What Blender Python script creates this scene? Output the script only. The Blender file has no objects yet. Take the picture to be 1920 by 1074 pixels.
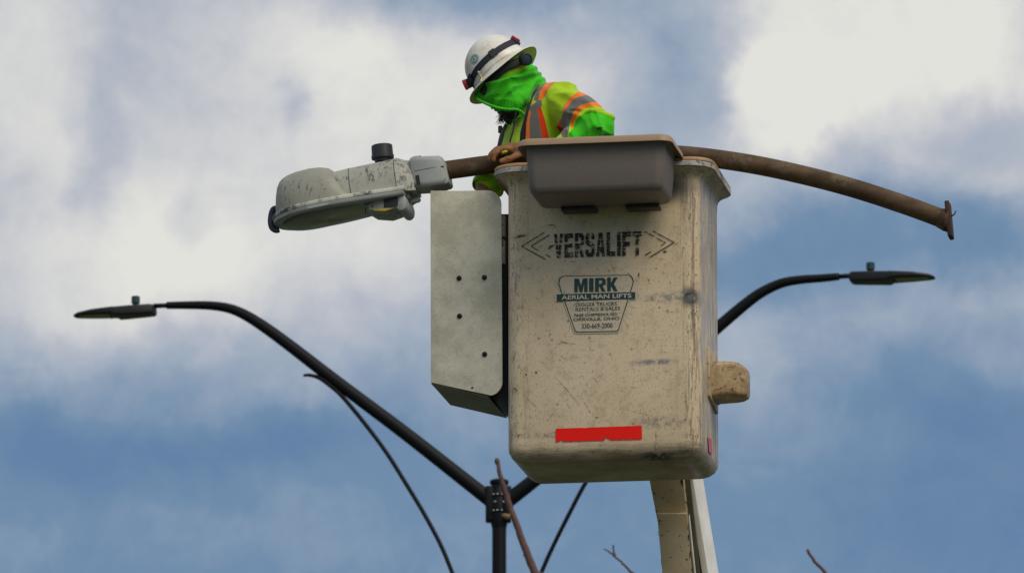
import bpy, bmesh, math, random
import numpy as np
from mathutils import Vector, Matrix, noise
random.seed(7)
R = math.radians
SC = bpy.context.scene
COL = SC.collection

# ------------------------------------------------------------------ camera
PITCH = R(12.0); CAMZ = 1.6; FPX = 15600.0
cam = bpy.data.cameras.new("camera"); cam_o = bpy.data.objects.new("camera", cam); COL.objects.link(cam_o)
cam_o.location = (0, 0, CAMZ); cam_o.rotation_euler = (R(90) + PITCH, 0, 0)
cam.sensor_width = 36; cam.lens = FPX / 1920 * 36; cam.clip_start = 0.5; cam.clip_end = 5000
cam.dof.use_dof = True; cam.dof.focus_distance = 29.9; cam.dof.aperture_fstop = 18
SC.camera = cam_o
CP, SP = math.cos(PITCH), math.sin(PITCH)
CAM = Vector((0, 0, CAMZ))
def ray(px, py):
    u = (px - 960) / FPX; v = (537 - py) / FPX
    return Vector((u, CP - v * SP, SP + v * CP))
def at(px, py, Y):
    d = ray(px, py); return CAM + d * (Y / d.y)
def proj(p):
    q = p - CAM; dep = q.y * CP + q.z * SP
    return 960 + FPX * q.x / dep, 537 - FPX * (-q.y * SP + q.z * CP) / dep
def onplane(px, py, p0, n):
    d = ray(px, py); return CAM + d * ((p0 - CAM).dot(n) / d.dot(n))
S = 520.0                                        # pixels of the 1920 wide picture per metre at the bucket

# ------------------------------------------------------------------ light
SUN = Vector((0.42, -0.56, 0.72)).normalized()
sl = bpy.data.lights.new("sun", 'SUN'); sl.energy = 2.0; sl.angle = R(42); sl.color = (1, 0.90, 0.75)
so = bpy.data.objects.new("sun", sl); COL.objects.link(so); so.rotation_euler = SUN.to_track_quat('Z', 'Y').to_euler(); so.location = (8, 10, 25)
SC.view_settings.view_transform = 'Standard'; SC.view_settings.look = 'None'
SC.view_settings.exposure = 0; SC.view_settings.gamma = 1; SC.view_settings.use_curve_mapping = False

def lin(c):
    return tuple(((x / 255) / 12.92 if x <= 10 else ((x / 255 + 0.055) / 1.055) ** 2.4) for x in c)

W = bpy.data.worlds.new("World"); SC.world = W; W.use_nodes = True
nt = W.node_tree; N = nt.nodes; L = nt.links; N.clear()
def nd(tree, t, **kw):
    n = tree.nodes.new(t)
    for k, v in kw.items(): setattr(n, k, v)
    return n
def mth(tree, op, a, b=None, c=None, clamp=False):
    n = tree.nodes.new('ShaderNodeMath'); n.operation = op; n.use_clamp = clamp
    for i, x in enumerate((a, b, c)):
        if x is None: continue
        if isinstance(x, (int, float)): n.inputs[i].default_value = x
        else: tree.links.new(x, n.inputs[i])
    return n.outputs[0]
def vmth(tree, op, a, b=None, scale=None):
    n = tree.nodes.new('ShaderNodeVectorMath'); n.operation = op
    for i, x in enumerate((a, b)):
        if x is None: continue
        if isinstance(x, (tuple, list, Vector)): n.inputs[i].default_value = x
        else: tree.links.new(x, n.inputs[i])
    if scale is not None: n.inputs['Scale'].default_value = scale
    return n
def ramp(tree, fac, stops, interp='LINEAR'):
    n = tree.nodes.new('ShaderNodeValToRGB'); cr = n.color_ramp; cr.interpolation = interp
    while len(cr.elements) < len(stops): cr.elements.new(0.5)
    for e, (p, c) in zip(cr.elements, stops):
        e.position = p; e.color = (*c, 1) if len(c) == 3 else c
    tree.links.new(fac, n.inputs[0]); return n.outputs[0]
def noise_n(tree, vec, scale, detail=4, rough=0.55, dist=0.0):
    n = tree.nodes.new('ShaderNodeTexNoise'); n.inputs['Scale'].default_value = scale
    n.inputs['Detail'].default_value = detail; n.inputs['Roughness'].default_value = rough; n.inputs['Distortion'].default_value = dist
    if vec is not None: tree.links.new(vec, n.inputs['Vector'])
    return n
def smooth(tree, v, a, b, lo=0.0, hi=1.0):
    n = tree.nodes.new('ShaderNodeMapRange'); n.interpolation_type = 'SMOOTHSTEP'
    n.inputs[1].default_value = a; n.inputs[2].default_value = b; n.inputs[3].default_value = lo; n.inputs[4].default_value = hi
    tree.links.new(v, n.inputs[0]); return n.outputs[0]

tc = nd(nt, 'ShaderNodeTexCoord'); gen = tc.outputs['Generated']
sx = nd(nt, 'ShaderNodeSeparateXYZ'); L.new(gen, sx.inputs[0])
az = mth(nt, 'ARCTAN2', sx.outputs[0], sx.outputs[1])
el = mth(nt, 'ARCSINE', sx.outputs[2])
# sky coordinates in degrees of azimuth / elevation, scaled so that 1 unit = 100 picture pixels
DU = FPX * CP / 100
U = mth(nt, 'MULTIPLY_ADD', az, DU, 9.6)
V = mth(nt, 'MULTIPLY_ADD', mth(nt, 'SUBTRACT', el, PITCH), -FPX / 100, 5.37)
uv = nd(nt, 'ShaderNodeCombineXYZ'); L.new(U, uv.inputs[0]); L.new(V, uv.inputs[1])
n1 = noise_n(nt, gen, 42, 5, 0.55); n2 = noise_n(nt, gen, 170, 4, 0.6)
d1 = vmth(nt, 'SCALE', vmth(nt, 'SUBTRACT', n1.outputs['Color'], (0.5, 0.5, 0.5)).outputs[0], scale=1.9).outputs[0]
d2 = vmth(nt, 'SCALE', vmth(nt, 'SUBTRACT', n2.outputs['Color'], (0.5, 0.5, 0.5)).outputs[0], scale=.9).outputs[0]
puv = vmth(nt, 'ADD', vmth(nt, 'ADD', uv.outputs[0], d1).outputs[0], d2).outputs[0]
sp = nd(nt, 'ShaderNodeSeparateXYZ'); L.new(puv, sp.inputs[0])
dens = smooth(nt, sp.outputs[1], 4.6, 9.0, 0.60, 0.20)
BL = [  # cx, cy, rx, ry, rot, amplitude, inner softness
    (7.8, 2.3, 3.6, 3.0, -15, .34, .35), (6.0, 1.0, 1.3, 1.2, 0, .12, .2), (0.3, 1.2, 1.9, 3.6, 0, .26, .2), (3.0, 3.6, 2.6, 2.2, 0, .20, .2),
    (2.0, 5.2, 3.2, 1.7, 0, .20, .3), (5.2, 5.4, 3.4, 1.6, 0, .22, .3), (1.2, 6.3, 1.8, 1.2, 0, .16, .2), (5.4, 7.2, 1.2, .5, 0, .12, .2),
    (2.6, 1.3, 1.5, 1.6, 25, -.04, .1), (5.3, 2.2, .4, .8, 0, -.16, .1), (1.6, 3.0, .6, 1.3, 0, -.16, .1), (3.35, 4.4, .6, .6, 0, -.16, .1),
    (8.6, 0.0, 2.6, 1.0, 0, -.34, .2), (11.0, 0.7, 3.2, 1.6, 0, -.12, .3), (12.8, 2.6, 1.2, 2.2, 20, -.12, .3), (11.2, 1.6, 1.4, 1.0, 0, .10, .1),
    (16.4, 0.5, 2.9, 2.4, 10, .42, .5), (14.9, 2.0, 1.1, 1.3, 15, .28, .5), (19.4, 0.6, 2.0, 1.4, 0, .16, .2), (18.0, 3.2, 3.0, 1.2, -8, .04, .2), (14.2, 2.75, 1.6, .5, 0, .14, .2),
    (16.6, 4.6, 5.0, 1.15, -3, -.40, .35), (15.0, 6.25, 3.0, .62, 3, .06, .2), (17.6, 5.9, 1.5, .5, 0, .05, .2), (13.8, 6.8, 1.0, 1.4, 0, .10, .2),
    (1.6, 8.6, 3.2, .75, 12, -.20, .2), (5.0, 8.3, 2.4, .6, -5, -.20, .2), (18.4, 9.4, 4.2, 2.4, 0, -.16, .3), (17.6, 7.4, 3.0, .8, 10, -.14, .2),
    (6.0, 10.0, 4.4, 1.0, 0, .08, .2), (16.0, 8.4, 1.6, .6, 0, .08, .2), (0.2, 10.2, 1.5, .8, 0, .08, .1), (16.8, 6.2, 4.2, .9, 0, -.13, .2), (4.0, 0.8, 2.2, 1.5, 0, .13, .2), (9.2, 7.4, 1.6, 1.0, 0, .08, .2), (14.3, 8.6, 1.4, 1.2, 30, .09, .1), (17.8, 2.4, 1.6, .9, 0, -.14, .1),
]
for (cx, cy, rx, ry, rot, amp, inner) in BL:
    m = nd(nt, 'ShaderNodeMapping'); m.vector_type = 'TEXTURE'
    m.inputs['Location'].default_value = (cx, cy, 0); m.inputs['Rotation'].default_value = (0, 0, R(rot)); m.inputs['Scale'].default_value = (rx, ry, 50)
    L.new(puv, m.inputs['Vector'])
    ln = vmth(nt, 'LENGTH', m.outputs[0]).outputs['Value']
    dens = mth(nt, 'ADD', dens, smooth(nt, ln, 1.25, inner, 0, amp))
fine = mth(nt, 'SUBTRACT', noise_n(nt, gen, 75, 7, 0.66, 0.6).outputs[0], 0.5)
fine2 = mth(nt, 'SUBTRACT', noise_n(nt, gen, 330, 4, 0.6).outputs[0], 0.5)
dens = mth(nt, 'ADD', dens, mth(nt, 'MULTIPLY', fine, 0.36)); dens = mth(nt, 'ADD', dens, mth(nt, 'MULTIPLY', fine2, 0.13), clamp=True)
cl = ramp(nt, dens, [(0.0, lin((97, 128, 166))), (0.22, lin((111, 140, 171))), (0.40, lin((140, 158, 181))), (0.52, lin((160, 173, 190))),
                     (0.66, lin((182, 187, 198))), (0.82, lin((207, 208, 210))), (1.0, lin((228, 227, 221)))])
sky = nd(nt, 'ShaderNodeTexSky', sky_type='NISHITA', sun_disc=False)
sky.sun_elevation = math.asin(SUN.z); sky.sun_rotation = math.atan2(SUN.x, SUN.y)
skys = vmth(nt, 'MULTIPLY', sky.outputs[0], (0.6, 0.5, 0.4)).outputs[0]
cls = vmth(nt, 'SCALE', cl, scale=10.4).outputs[0]
mx = nd(nt, 'ShaderNodeMix', data_type='RGBA'); mx.inputs[0].default_value = 0.93
L.new(skys, mx.inputs[6]); L.new(cls, mx.inputs[7])
bg = nd(nt, 'ShaderNodeBackground'); bg.inputs[1].default_value = 0.1; L.new(mx.outputs[2], bg.inputs[0])
wo = nd(nt, 'ShaderNodeOutputWorld'); L.new(bg.outputs[0], wo.inputs[0])

# ------------------------------------------------------------------ object helpers
def tag(o, label=None, cat=None, group=None, kind=None):
    for k, v in (('label', label), ('category', cat), ('group', group), ('kind', kind)):
        if v: o[k] = v
    return o
def root(name, label, cat, M, group=None):
    o = bpy.data.objects.new(name, None); o.empty_display_size = .2; COL.objects.link(o)
    o.matrix_world = M; o['_'] = 0; del o['_']
    tag(o, label, cat, group)
    return o
MATR = {}
def T(v, rz=0.0): return Matrix.Translation(Vector(v)) @ Matrix.Rotation(rz, 4, 'Z')
def part(name, geo, mat, parent, world=True, M=None, sm=True, kind=None, label=None, auto=None):
    """geo = (verts, faces[, attrs]); world coordinates unless M (root matrix) given and world False"""
    v, f = geo[0], geo[1]
    me = bpy.data.meshes.new(name)
    pm = MATR.get(parent.name) if parent is not None else None
    if parent is not None and world:
        inv = pm.inverted(); v = [inv @ Vector(p) for p in v]
    me.from_pydata([tuple(p) for p in v], [], [tuple(q) for q in f]); me.validate(); me.update()
    if len(geo) > 2 and geo[2]:
        for an, vals in geo[2].items():
            a = me.attributes.new(an, 'FLOAT', 'POINT'); a.data.foreach_set('value', np.asarray(vals, dtype=np.float32))
    if sm:
        me.polygons.foreach_set('use_smooth', [True] * len(me.polygons))
        if auto is not None: me.set_sharp_from_angle(angle=R(auto))
    o = bpy.data.objects.new(name, me); COL.objects.link(o)
    me.materials.append(mat)
    if parent is not None: o.parent = parent; MATR[o.name] = pm
    if kind: o['kind'] = kind
    if label: o['label'] = label
    return o
def reg(o, M): MATR[o.name] = M; return o

def cr(pts, k=8):
    """Catmull-Rom through a list of vectors"""
    P = [Vector(p) for p in pts]; P = [P[0] * 2 - P[1]] + P + [P[-1] * 2 - P[-2]]
    out = []
    for i in range(1, len(P) - 2):
        for j in range(k):
            t = j / k
            a, b, c, d = P[i - 1], P[i], P[i + 1], P[i + 2]
            out.append(0.5 * ((2 * b) + (c - a) * t + (2 * a - 5 * b + 4 * c - d) * t * t + (3 * b - a - 3 * c + d) * t ** 3))
    out.append(P[-2]); return out
def tube(path, rad, n=12, cap=True, flat=1.0, up=None):
    P = [Vector(p) for p in path]; m = len(P)
    r = rad if isinstance(rad, (list, tuple)) else [rad] * m
    vs, fs = [], []
    t = (P[1] - P[0]).normalized()
    a = (up or Vector((0, 0, 1))); a = (a - t * a.dot(t))
    if a.length < 1e-4: a = Vector((1, 0, 0)) - t * t.x
    a.normalize()
    for i in range(m):
        t = (P[min(i + 1, m - 1)] - P[max(i - 1, 0)]).normalized()
        a = (a - t * a.dot(t)).normalized(); b = t.cross(a)
        for k in range(n):
            q = 2 * math.pi * k / n
            vs.append(P[i] + a * (math.cos(q) * r[i]) + b * (math.sin(q) * r[i] * flat))
    for i in range(m - 1):
        for k in range(n):
            fs.append((i * n + k, i * n + (k + 1) % n, (i + 1) * n + (k + 1) % n, (i + 1) * n + k))
    if cap: fs.append(tuple(range(n))[::-1]); fs.append(tuple(range((m - 1) * n, m * n)))
    return vs, fs
def lathe(prof, M, n=24, cap=True):
    """prof: (radius, height) list; M maps local (z up) to world"""
    vs, fs = [], []
    for (r, h) in prof:
        for k in range(n):
            q = 2 * math.pi * k / n; vs.append(M @ Vector((r * math.cos(q), r * math.sin(q), h)))
    m = len(prof)
    for i in range(m - 1):
        for k in range(n): fs.append((i * n + k, i * n + (k + 1) % n, (i + 1) * n + (k + 1) % n, (i + 1) * n + k))
    if cap: fs.append(tuple(range(n))[::-1]); fs.append(tuple(range((m - 1) * n, m * n)))
    return vs, fs
def rr(w, d, r, z, n=8, cx=0, cy=0):
    r = max(min(r, w / 2 - 1e-4, d / 2 - 1e-4), 1e-4); out = []
    for (sx_, sy_, q0) in ((1, 1, 0), (-1, 1, 90), (-1, -1, 180), (1, -1, 270)):
        for k in range(n + 1):
            q = R(q0 + 90 * k / n)
            out.append(Vector((cx + sx_ * (w / 2 - r) + r * math.cos(q), cy + sy_ * (d / 2 - r) + r * math.sin(q), z)))
    return out
def loft(rings, cap=(True, True)):
    n = len(rings[0]); vs = [p for rg in rings for p in rg]; fs = []
    for i in range(len(rings) - 1):
        for k in range(n): fs.append((i * n + k, i * n + (k + 1) % n, (i + 1) * n + (k + 1) % n, (i + 1) * n + k))
    if cap[0]: fs.append(tuple(range(n))[::-1])
    if cap[1]: fs.append(tuple(range((len(rings) - 1) * n, len(rings) * n)))
    return vs, fs
def xf(geo, M): return [M @ Vector(p) for p in geo[0]], geo[1]
def join(*gs):
    vs, fs = [], []
    for g in gs:
        o = len(vs); vs += list(g[0]); fs += [tuple(i + o for i in f) for f in g[1]]
    return vs, fs
def rbox(sx_, sy_, sz, r=0.004, M=None, c=(0, 0, 0), seg=2):
    bm = bmesh.new(); bmesh.ops.create_cube(bm, size=1)
    for v in bm.verts: v.co = Vector((v.co.x * sx_, v.co.y * sy_, v.co.z * sz))
    if r > 0: bmesh.ops.bevel(bm, geom=bm.edges[:], offset=r, segments=seg, affect='EDGES', profile=.5)
    vs = [v.co + Vector(c) for v in bm.verts]; bm.verts.index_update()
    fs = [tuple(v.index for v in f.verts) for f in bm.faces]; bm.free()
    if M is not None: vs = [M @ v for v in vs]
    return vs, fs
def prism(pts, n, r=0.0, seg=2):
    """closed polygon pts (world), extruded by vector n, edges bevelled"""
    bm = bmesh.new(); a = [bm.verts.new(p) for p in pts]; b = [bm.verts.new(Vector(p) + n) for p in pts]
    k = len(pts); bm.faces.new(a); bm.faces.new(b[::-1])
    for i in range(k): bm.faces.new((a[(i + 1) % k], a[i], b[i], b[(i + 1) % k]))
    bmesh.ops.recalc_face_normals(bm, faces=bm.faces[:])
    if r > 0: bmesh.ops.bevel(bm, geom=bm.edges[:], offset=r, segments=seg, affect='EDGES', profile=.5, clamp_overlap=True)
    bm.verts.index_update()
    out = [v.co.copy() for v in bm.verts], [tuple(v.index for v in f.verts) for f in bm.faces]
    bm.free(); return out
def hullgeo(ells, sub=2):
    """convex hull of ellipsoids: list of (centre, (rx,ry,rz), rot3x3 or None)"""
    bm = bmesh.new()
    for c, r, rot in ells:
        t = bmesh.new(); bmesh.ops.create_icosphere(t, subdivisions=sub, radius=1)
        for v in t.verts:
            p = Vector((v.co.x * r[0], v.co.y * r[1], v.co.z * r[2]))
            if rot is not None: p = rot @ p
            bm.verts.new(p + Vector(c))
        t.free()
    res = bmesh.ops.convex_hull(bm, input=bm.verts[:])
    dead = [v for v in res['geom_interior'] + res['geom_unused'] if isinstance(v, bmesh.types.BMVert) and v.is_valid]
    bmesh.ops.delete(bm, geom=list(set(dead)), context='VERTS')
    bmesh.ops.recalc_face_normals(bm, faces=bm.faces[:]); bm.verts.index_update()
    out = [v.co.copy() for v in bm.verts], [tuple(v.index for v in f.verts) for f in bm.faces]
    bm.free(); return out
def cap(p0, r0, p1, r1): return hullgeo([(p0, (r0,) * 3, None), (p1, (r1,) * 3, None)])
def remesh(geos, voxel=0.006, it=6, fac=0.5):
    v, f = join(*geos)
    me = bpy.data.meshes.new("tmp"); me.from_pydata([tuple(p) for p in v], [], f); me.update()
    o = bpy.data.objects.new("tmp", me); COL.objects.link(o)
    md = o.modifiers.new("r", 'REMESH'); md.mode = 'VOXEL'; md.voxel_size = voxel
    ms = o.modifiers.new("s", 'SMOOTH'); ms.iterations = it; ms.factor = fac
    dg = bpy.context.evaluated_depsgraph_get(); e = o.evaluated_get(dg); m2 = e.to_mesh()
    vs = [p.co.copy() for p in m2.vertices]; fs = [tuple(p.vertices) for p in m2.polygons]
    ns = [p.normal.copy() for p in m2.vertices]
    e.to_mesh_clear(); bpy.data.objects.remove(o); bpy.data.meshes.remove(me)
    return vs, fs, ns

# ------------------------------------------------------------------ materials
def mat(name, base, rough=0.6, metal=0.0, spec=0.5):
    m = bpy.data.materials.new(name); m.use_nodes = True; t = m.node_tree
    b = t.nodes['Principled BSDF']; b.inputs['Base Color'].default_value = (*base, 1)
    b.inputs['Roughness'].default_value = rough; b.inputs['Metallic'].default_value = metal; b.inputs['Specular IOR Level'].default_value = spec
    return m, t, b
def mixc(t, fac, a, b):
    n = t.nodes.new('ShaderNodeMix'); n.data_type = 'RGBA'
    for i, x in ((0, fac), (6, a), (7, b)):
        if isinstance(x, (int, float)): n.inputs[i].default_value = x
        elif isinstance(x, tuple): n.inputs[i].default_value = (*x, 1)
        else: t.links.new(x, n.inputs[i])
    return n.outputs[2]
def objc(t): return nd(t, 'ShaderNodeTexCoord').outputs['Object']
def scl(t, vec, s):
    m = nd(t, 'ShaderNodeMapping'); m.inputs['Scale'].default_value = s; t.links.new(vec, m.inputs[0]); return m.outputs[0]
def bump(t, b, h, strength=0.3, dist=0.002):
    n = nd(t, 'ShaderNodeBump'); n.inputs['Strength'].default_value = strength; n.inputs['Distance'].default_value = dist
    t.links.new(h, n.inputs['Height']); t.links.new(n.outputs[0], b.inputs['Normal'])
def gblob(t, vec, c, r, soft=0.0):
    m = nd(t, 'ShaderNodeMapping'); m.vector_type = 'TEXTURE'; m.inputs['Location'].default_value = c; m.inputs['Scale'].default_value = r
    t.links.new(vec, m.inputs[0]); ln = vmth(t, 'LENGTH', m.outputs[0]).outputs['Value']
    return smooth(t, ln, 1.0, soft)
def worn(name, base, alt, speck=(.05, .04, .03), rough=.55, metal=0, nscale=6, speck_t=.70, speck_scale=120, bmp=.15, amount=.8):
    m, t, b = mat(name, base, rough, metal); o = objc(t)
    c = mixc(t, smooth(t, noise_n(t, o, nscale, 6, .65).outputs[0], .35, .65), base, alt)
    sp_ = smooth(t, noise_n(t, o, speck_scale, 3, .7).outputs[0], speck_t - .03, speck_t + .03, 0, amount)
    c = mixc(t, sp_, c, speck); t.links.new(c, b.inputs['Base Color'])
    bump(t, b, noise_n(t, o, 90, 4, .6).outputs[0], bmp, .002)
    return m
def plain(name, base, rough=.5, metal=0, var=.25, scale=30, bmp=.1):
    m, t, b = mat(name, base, rough, metal); o = objc(t)
    dk = tuple(x * (1 - var) for x in base)
    c = mixc(t, noise_n(t, o, scale, 5, .6).outputs[0], dk, tuple(min(1, x * (1 + var)) for x in base)); t.links.new(c, b.inputs['Base Color'])
    bump(t, b, noise_n(t, o, scale * 5, 3, .6).outputs[0], bmp, .001)
    return m

# bucket fibreglass: gel-coat with grime that has its own shape
def bucket_mat(name, base, alt, W2, D2, H):
    m, t, b = mat(name, base, .42); o = objc(t)
    big = noise_n(t, o, 3.2, 6, .62).outputs[0]
    c = mixc(t, smooth(t, big, .34, .66), base, alt)
    n_mid = noise_n(t, o, 26, 5, .7).outputs[0]
    c = mixc(t, smooth(t, n_mid, .50, .70, 0, .4), c, (.32, .235, .145))
    # fine pits
    n_f = noise_n(t, o, 210, 2, .6).outputs[0]; c = mixc(t, smooth(t, n_f, .60, .70, 0, .7), c, (.14, .10, .065))
    n_g = noise_n(t, o, 62, 3, .8).outputs[0]; c = mixc(t, smooth(t, n_g, .70, .73, 0, .8), c, (.07, .05, .035))
    # rust specks
    rv = nd(t, 'ShaderNodeTexVoronoi'); rv.inputs['Scale'].default_value = 17; t.links.new(o, rv.inputs['Vector'])
    c = mixc(t, smooth(t, rv.outputs['Distance'], .10, .05, 0, .75), c, (.30, .12, .02))
    # vertical runs near the corners
    so_ = scl(t, o, (55, 55, 3.5)); run = noise_n(t, so_, 1, 5, .75).outputs[0]
    x = nd(t, 'ShaderNodeSeparateXYZ'); t.links.new(o, x.inputs[0])
    ax = mth(t, 'ABSOLUTE', x.outputs[0])
    edge = smooth(t, ax, W2 - .11, W2 - .02)
    c = mixc(t, mth(t, 'MULTIPLY', edge, smooth(t, run, .50, .62, 0, .75)), c, (.16, .115, .075))
    sc2 = noise_n(t, scl(t, o, (130, 130, 34)), 1, 4, .8).outputs[0]
    band = mth(t, 'MULTIPLY', smooth(t, ax, W2 - .085, W2 - .045), smooth(t, ax, W2 + .01, W2 - .03))
    c = mixc(t, mth(t, 'MULTIPLY', band, smooth(t, sc2, .60, .64, 0, .85)), c, (.05, .045, .04))
    # grime towards the foot of the shell and on its underside
    z = x.outputs[2]
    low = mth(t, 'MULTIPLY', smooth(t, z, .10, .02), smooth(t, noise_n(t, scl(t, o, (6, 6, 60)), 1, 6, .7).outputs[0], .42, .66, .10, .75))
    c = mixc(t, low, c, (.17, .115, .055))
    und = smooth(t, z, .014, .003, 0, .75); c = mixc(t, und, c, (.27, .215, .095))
    def sm(cx, cz, rx, rz, col, amt, ns=22, lo=.42, hi=.58):
        nonlocal c
        k = gblob(t, o, (cx, -D2, cz), (rx, .25, rz), .2)
        k = mth(t, 'MULTIPLY', k, smooth(t, noise_n(t, o, ns, 6, .75).outputs[0], lo, hi, 0, amt)); c = mixc(t, k, c, col)
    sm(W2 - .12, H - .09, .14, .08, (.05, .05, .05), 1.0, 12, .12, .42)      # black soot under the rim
    sm(W2 - .035, .585, .05, .055, (.012, .015, .018), 1.0, 55, .36, .42)     # black paint scuff
    sm(W2 - .10, .585, .14, .03, (.20, .19, .18), .8, 40)
    sm(W2 - .16, .35, .13, .016, (.17, .17, .19), .9, 50, .38, .55)
    sm(W2 - .14, .13, .14, .035, (.20, .18, .15), .8, 40)
    sm(W2 - .16, .012, .10, .022, (.03, .032, .03), .9, 24, .40, .52)
    sm(-.12, .095, .3, .02, (.20, .16, .11), .8, 60)
    # side wall: greyish chalky wear
    side = smooth(t, x.outputs[0], W2 - .012, W2 - .004)
    ch = mth(t, 'MULTIPLY', side, smooth(t, noise_n(t, scl(t, o, (20, 20, 6)), 1, 6, .75).outputs[0], .40, .60, 0, .75))
    c = mixc(t, ch, c, (.30, .28, .26))
    cracks = mth(t, 'MULTIPLY', mth(t, 'MULTIPLY', side, smooth(t, z, H - .40, H - .2)), smooth(t, noise_n(t, o, 75, 5, .85).outputs[0], .56, .60, 0, .8))
    c = mixc(t, cracks, c, (.07, .07, .075))
    t.links.new(c, b.inputs['Base Color'])
    rg = smooth(t, big, .3, .7, .34, .58); t.links.new(rg, b.inputs['Roughness'])
    bump(t, b, noise_n(t, o, 40, 6, .65).outputs[0], .18, .003)
    return m

M_rim = worn("rim_paint_chipped", (.50, .47, .42), (.36, .33, .28), (.045, .04, .035), .5, 0, 14, .60, 45, .3)
M_pad = worn("tan_rim_pad", (.46, .29, .15), (.34, .20, .10), (.10, .06, .03), .6, 0, 20, .66, 60, .2)
M_alu = worn("weathered_aluminium", (.68, .635, .49), (.47, .44, .33), (.10, .09, .07), .6, 0, 7, .62, 190, .15, .6)
M_alu_in = worn("aluminium_inside_shaded", (.20, .17, .12), (.12, .10, .07), (.03, .03, .02), .5, .3, 9)  # guard aluminium again, its inside shade put in as a darker brown
M_dark = plain("gap_shade_and_seam_black", (.012, .012, .012), .6)  # near black for gap and interior shade, also for real seams and the notch
M_bolt = plain("black_bolt_steel", (.018, .018, .019), .4, .6)
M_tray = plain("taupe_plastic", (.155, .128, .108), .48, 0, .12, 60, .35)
M_tray_rim = plain("taupe_plastic_lit_rim", (.34, .225, .135), .5, 0, .12, 25, .2)  # same plastic as the tub, sunlight on the rim put into a tanner colour
M_rub = plain("black_rubber", (.02, .02, .021), .7)
M_hook = plain("dark_steel_hook", (.035, .037, .04), .5, .3)
M_red = plain("red_reflective_sheet", (.95, .010, .004), .6, 0, .22, 75, .1); M_red.node_tree.nodes["Principled BSDF"].inputs["Specular IOR Level"].default_value = .2
M_pink = plain("faded_red_sheet", (.55, .09, .10), .5)
def ink(name, col, wear, scale=55, thr=.52, hthr=.62):
    m, t, b = mat(name, col, .6); o = objc(t)
    k = smooth(t, noise_n(t, o, scale, 5, .8).outputs[0], thr, thr + .04, 0, wear)
    k2 = smooth(t, noise_n(t, scl(t, o, (9, 9, 190)), 1, 3, .7).outputs[0], hthr, hthr + .03, 0, wear)
    k = mth(t, 'MAXIMUM', k, k2)
    tr = nd(t, 'ShaderNodeBsdfTransparent'); ms = nd(t, 'ShaderNodeMixShader')
    t.links.new(k, ms.inputs[0]); t.links.new(b.outputs[0], ms.inputs[1]); t.links.new(tr.outputs[0], ms.inputs[2])
    t.links.new(ms.outputs[0], t.nodes['Material Output'].inputs[0]); return m
M_ink = ink("worn_black_ink", (.008, .008, .008), 1.0, 55, .548, .55)
M_inkl = ink("thin_black_line", (.02, .018, .016), 1.0, 40, .58)
M_teal = ink("worn_teal_ink", (.008, .045, .045), .9, 60, .62, .70)
M_tealt = ink("teal_print", (.008, .040, .040), .5, 45, .66, .72)
M_stk = ink("old_sticker_paper", (.60, .50, .36), .6, 30, .58)
M_cream = ink("cream_lettering", (.58, .52, .42), .5, 60, .66, .72)
M_scr = ink("scratch_grime", (.05, .04, .032), 1.0, 80, .50)
M_scro = ink("ochre_scratch", (.33, .17, .03), 1.0, 80, .58)
M_boom = worn("boom_cream_paint", (.68, .53, .33), (.56, .43, .26), (.06, .03, .015), .5, 0, 6, .66, 60, .15)
M_boomw = worn("boom_white_paint", (.86, .83, .76), (.74, .70, .62), (.25, .15, .07), .45, 0, 8, .70, 45, .1, .5)
M_boomg = worn("boom_web_shaded_green", (.16, .15, .10), (.11, .10, .06), (.03, .03, .02), .6)  # shade of the recessed web put into a dark green colour
M_rust = worn("rust_patch", (.11, .035, .012), (.03, .015, .01), (.01, .008, .006), .9, 0, 40)

# rusty mast arm
def rust_arm():
    m, t, b = mat("rusted_galvanised_pipe", (.1, .06, .04), .75); o = objc(t)
    a = noise_n(t, scl(t, o, (5, 5, 9)), 1, 6, .7).outputs[0]
    c = mixc(t, smooth(t, a, .40, .60), (.055, .027, .008), (.110, .064, .026))
    c = mixc(t, smooth(t, noise_n(t, o, 13, 6, .7).outputs[0], .54, .66, 0, .8), c, (.155, .108, .062))
    c = mixc(t, smooth(t, noise_n(t, o, 34, 6, .8).outputs[0], .56, .64, 0, .8), c, (.095, .034, .013))
    c = mixc(t, smooth(t, noise_n(t, o, 120, 3, .8).outputs[0], .60, .66, 0, .6), c, (.03, .02, .015))
    t.links.new(c, b.inputs['Base Color']); bump(t, b, noise_n(t, o, 110, 5, .7).outputs[0], .4, .003); return m
M_pipe = rust_arm()
M_flange = plain("rust_brown_flange", (.055, .022, .012), .85, 0, .5, 40, .6)
def lum_mat(name, base, amt, thr):
    m, t, b = mat(name, base, .5); o = objc(t)
    c = mixc(t, smooth(t, noise_n(t, o, 9, 5, .6).outputs[0], .35, .65), base, tuple(x * .84 for x in base))
    k = noise_n(t, scl(t, o, (70, 70, 30)), 1, 5, .85).outputs[0]; g = noise_n(t, o, 11, 4, .6).outputs[0]
    kk = mth(t, 'MULTIPLY', smooth(t, k, thr, thr + .05), smooth(t, g, .42, .58, 0, amt)); c = mixc(t, kk, c, (.045, .043, .04))
    k3 = noise_n(t, o, 240, 3, .7).outputs[0]; c = mixc(t, smooth(t, k3, .58, .68, 0, .5 * amt), c, (.10, .095, .08))
    t.links.new(c, b.inputs['Base Color']); bump(t, b, k3, .15, .001); return m
M_lum = lum_mat("grey_lamp_housing_mildewed", (.42, .415, .345), 1.0, .505)
M_lumd = lum_mat("grey_lamp_dome", (.32, .315, .25), .8, .565)
M_lip = lum_mat("lamp_lip_dirty", (.58, .56, .48), 1.0, .44)
M_slip = lum_mat("blue_grey_clamp_cover", (.38, .395, .37), .15, .66)
M_lens = plain("dusty_lamp_glass", (.17, .17, .135), .22, 0, .2, 20, .05)
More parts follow.
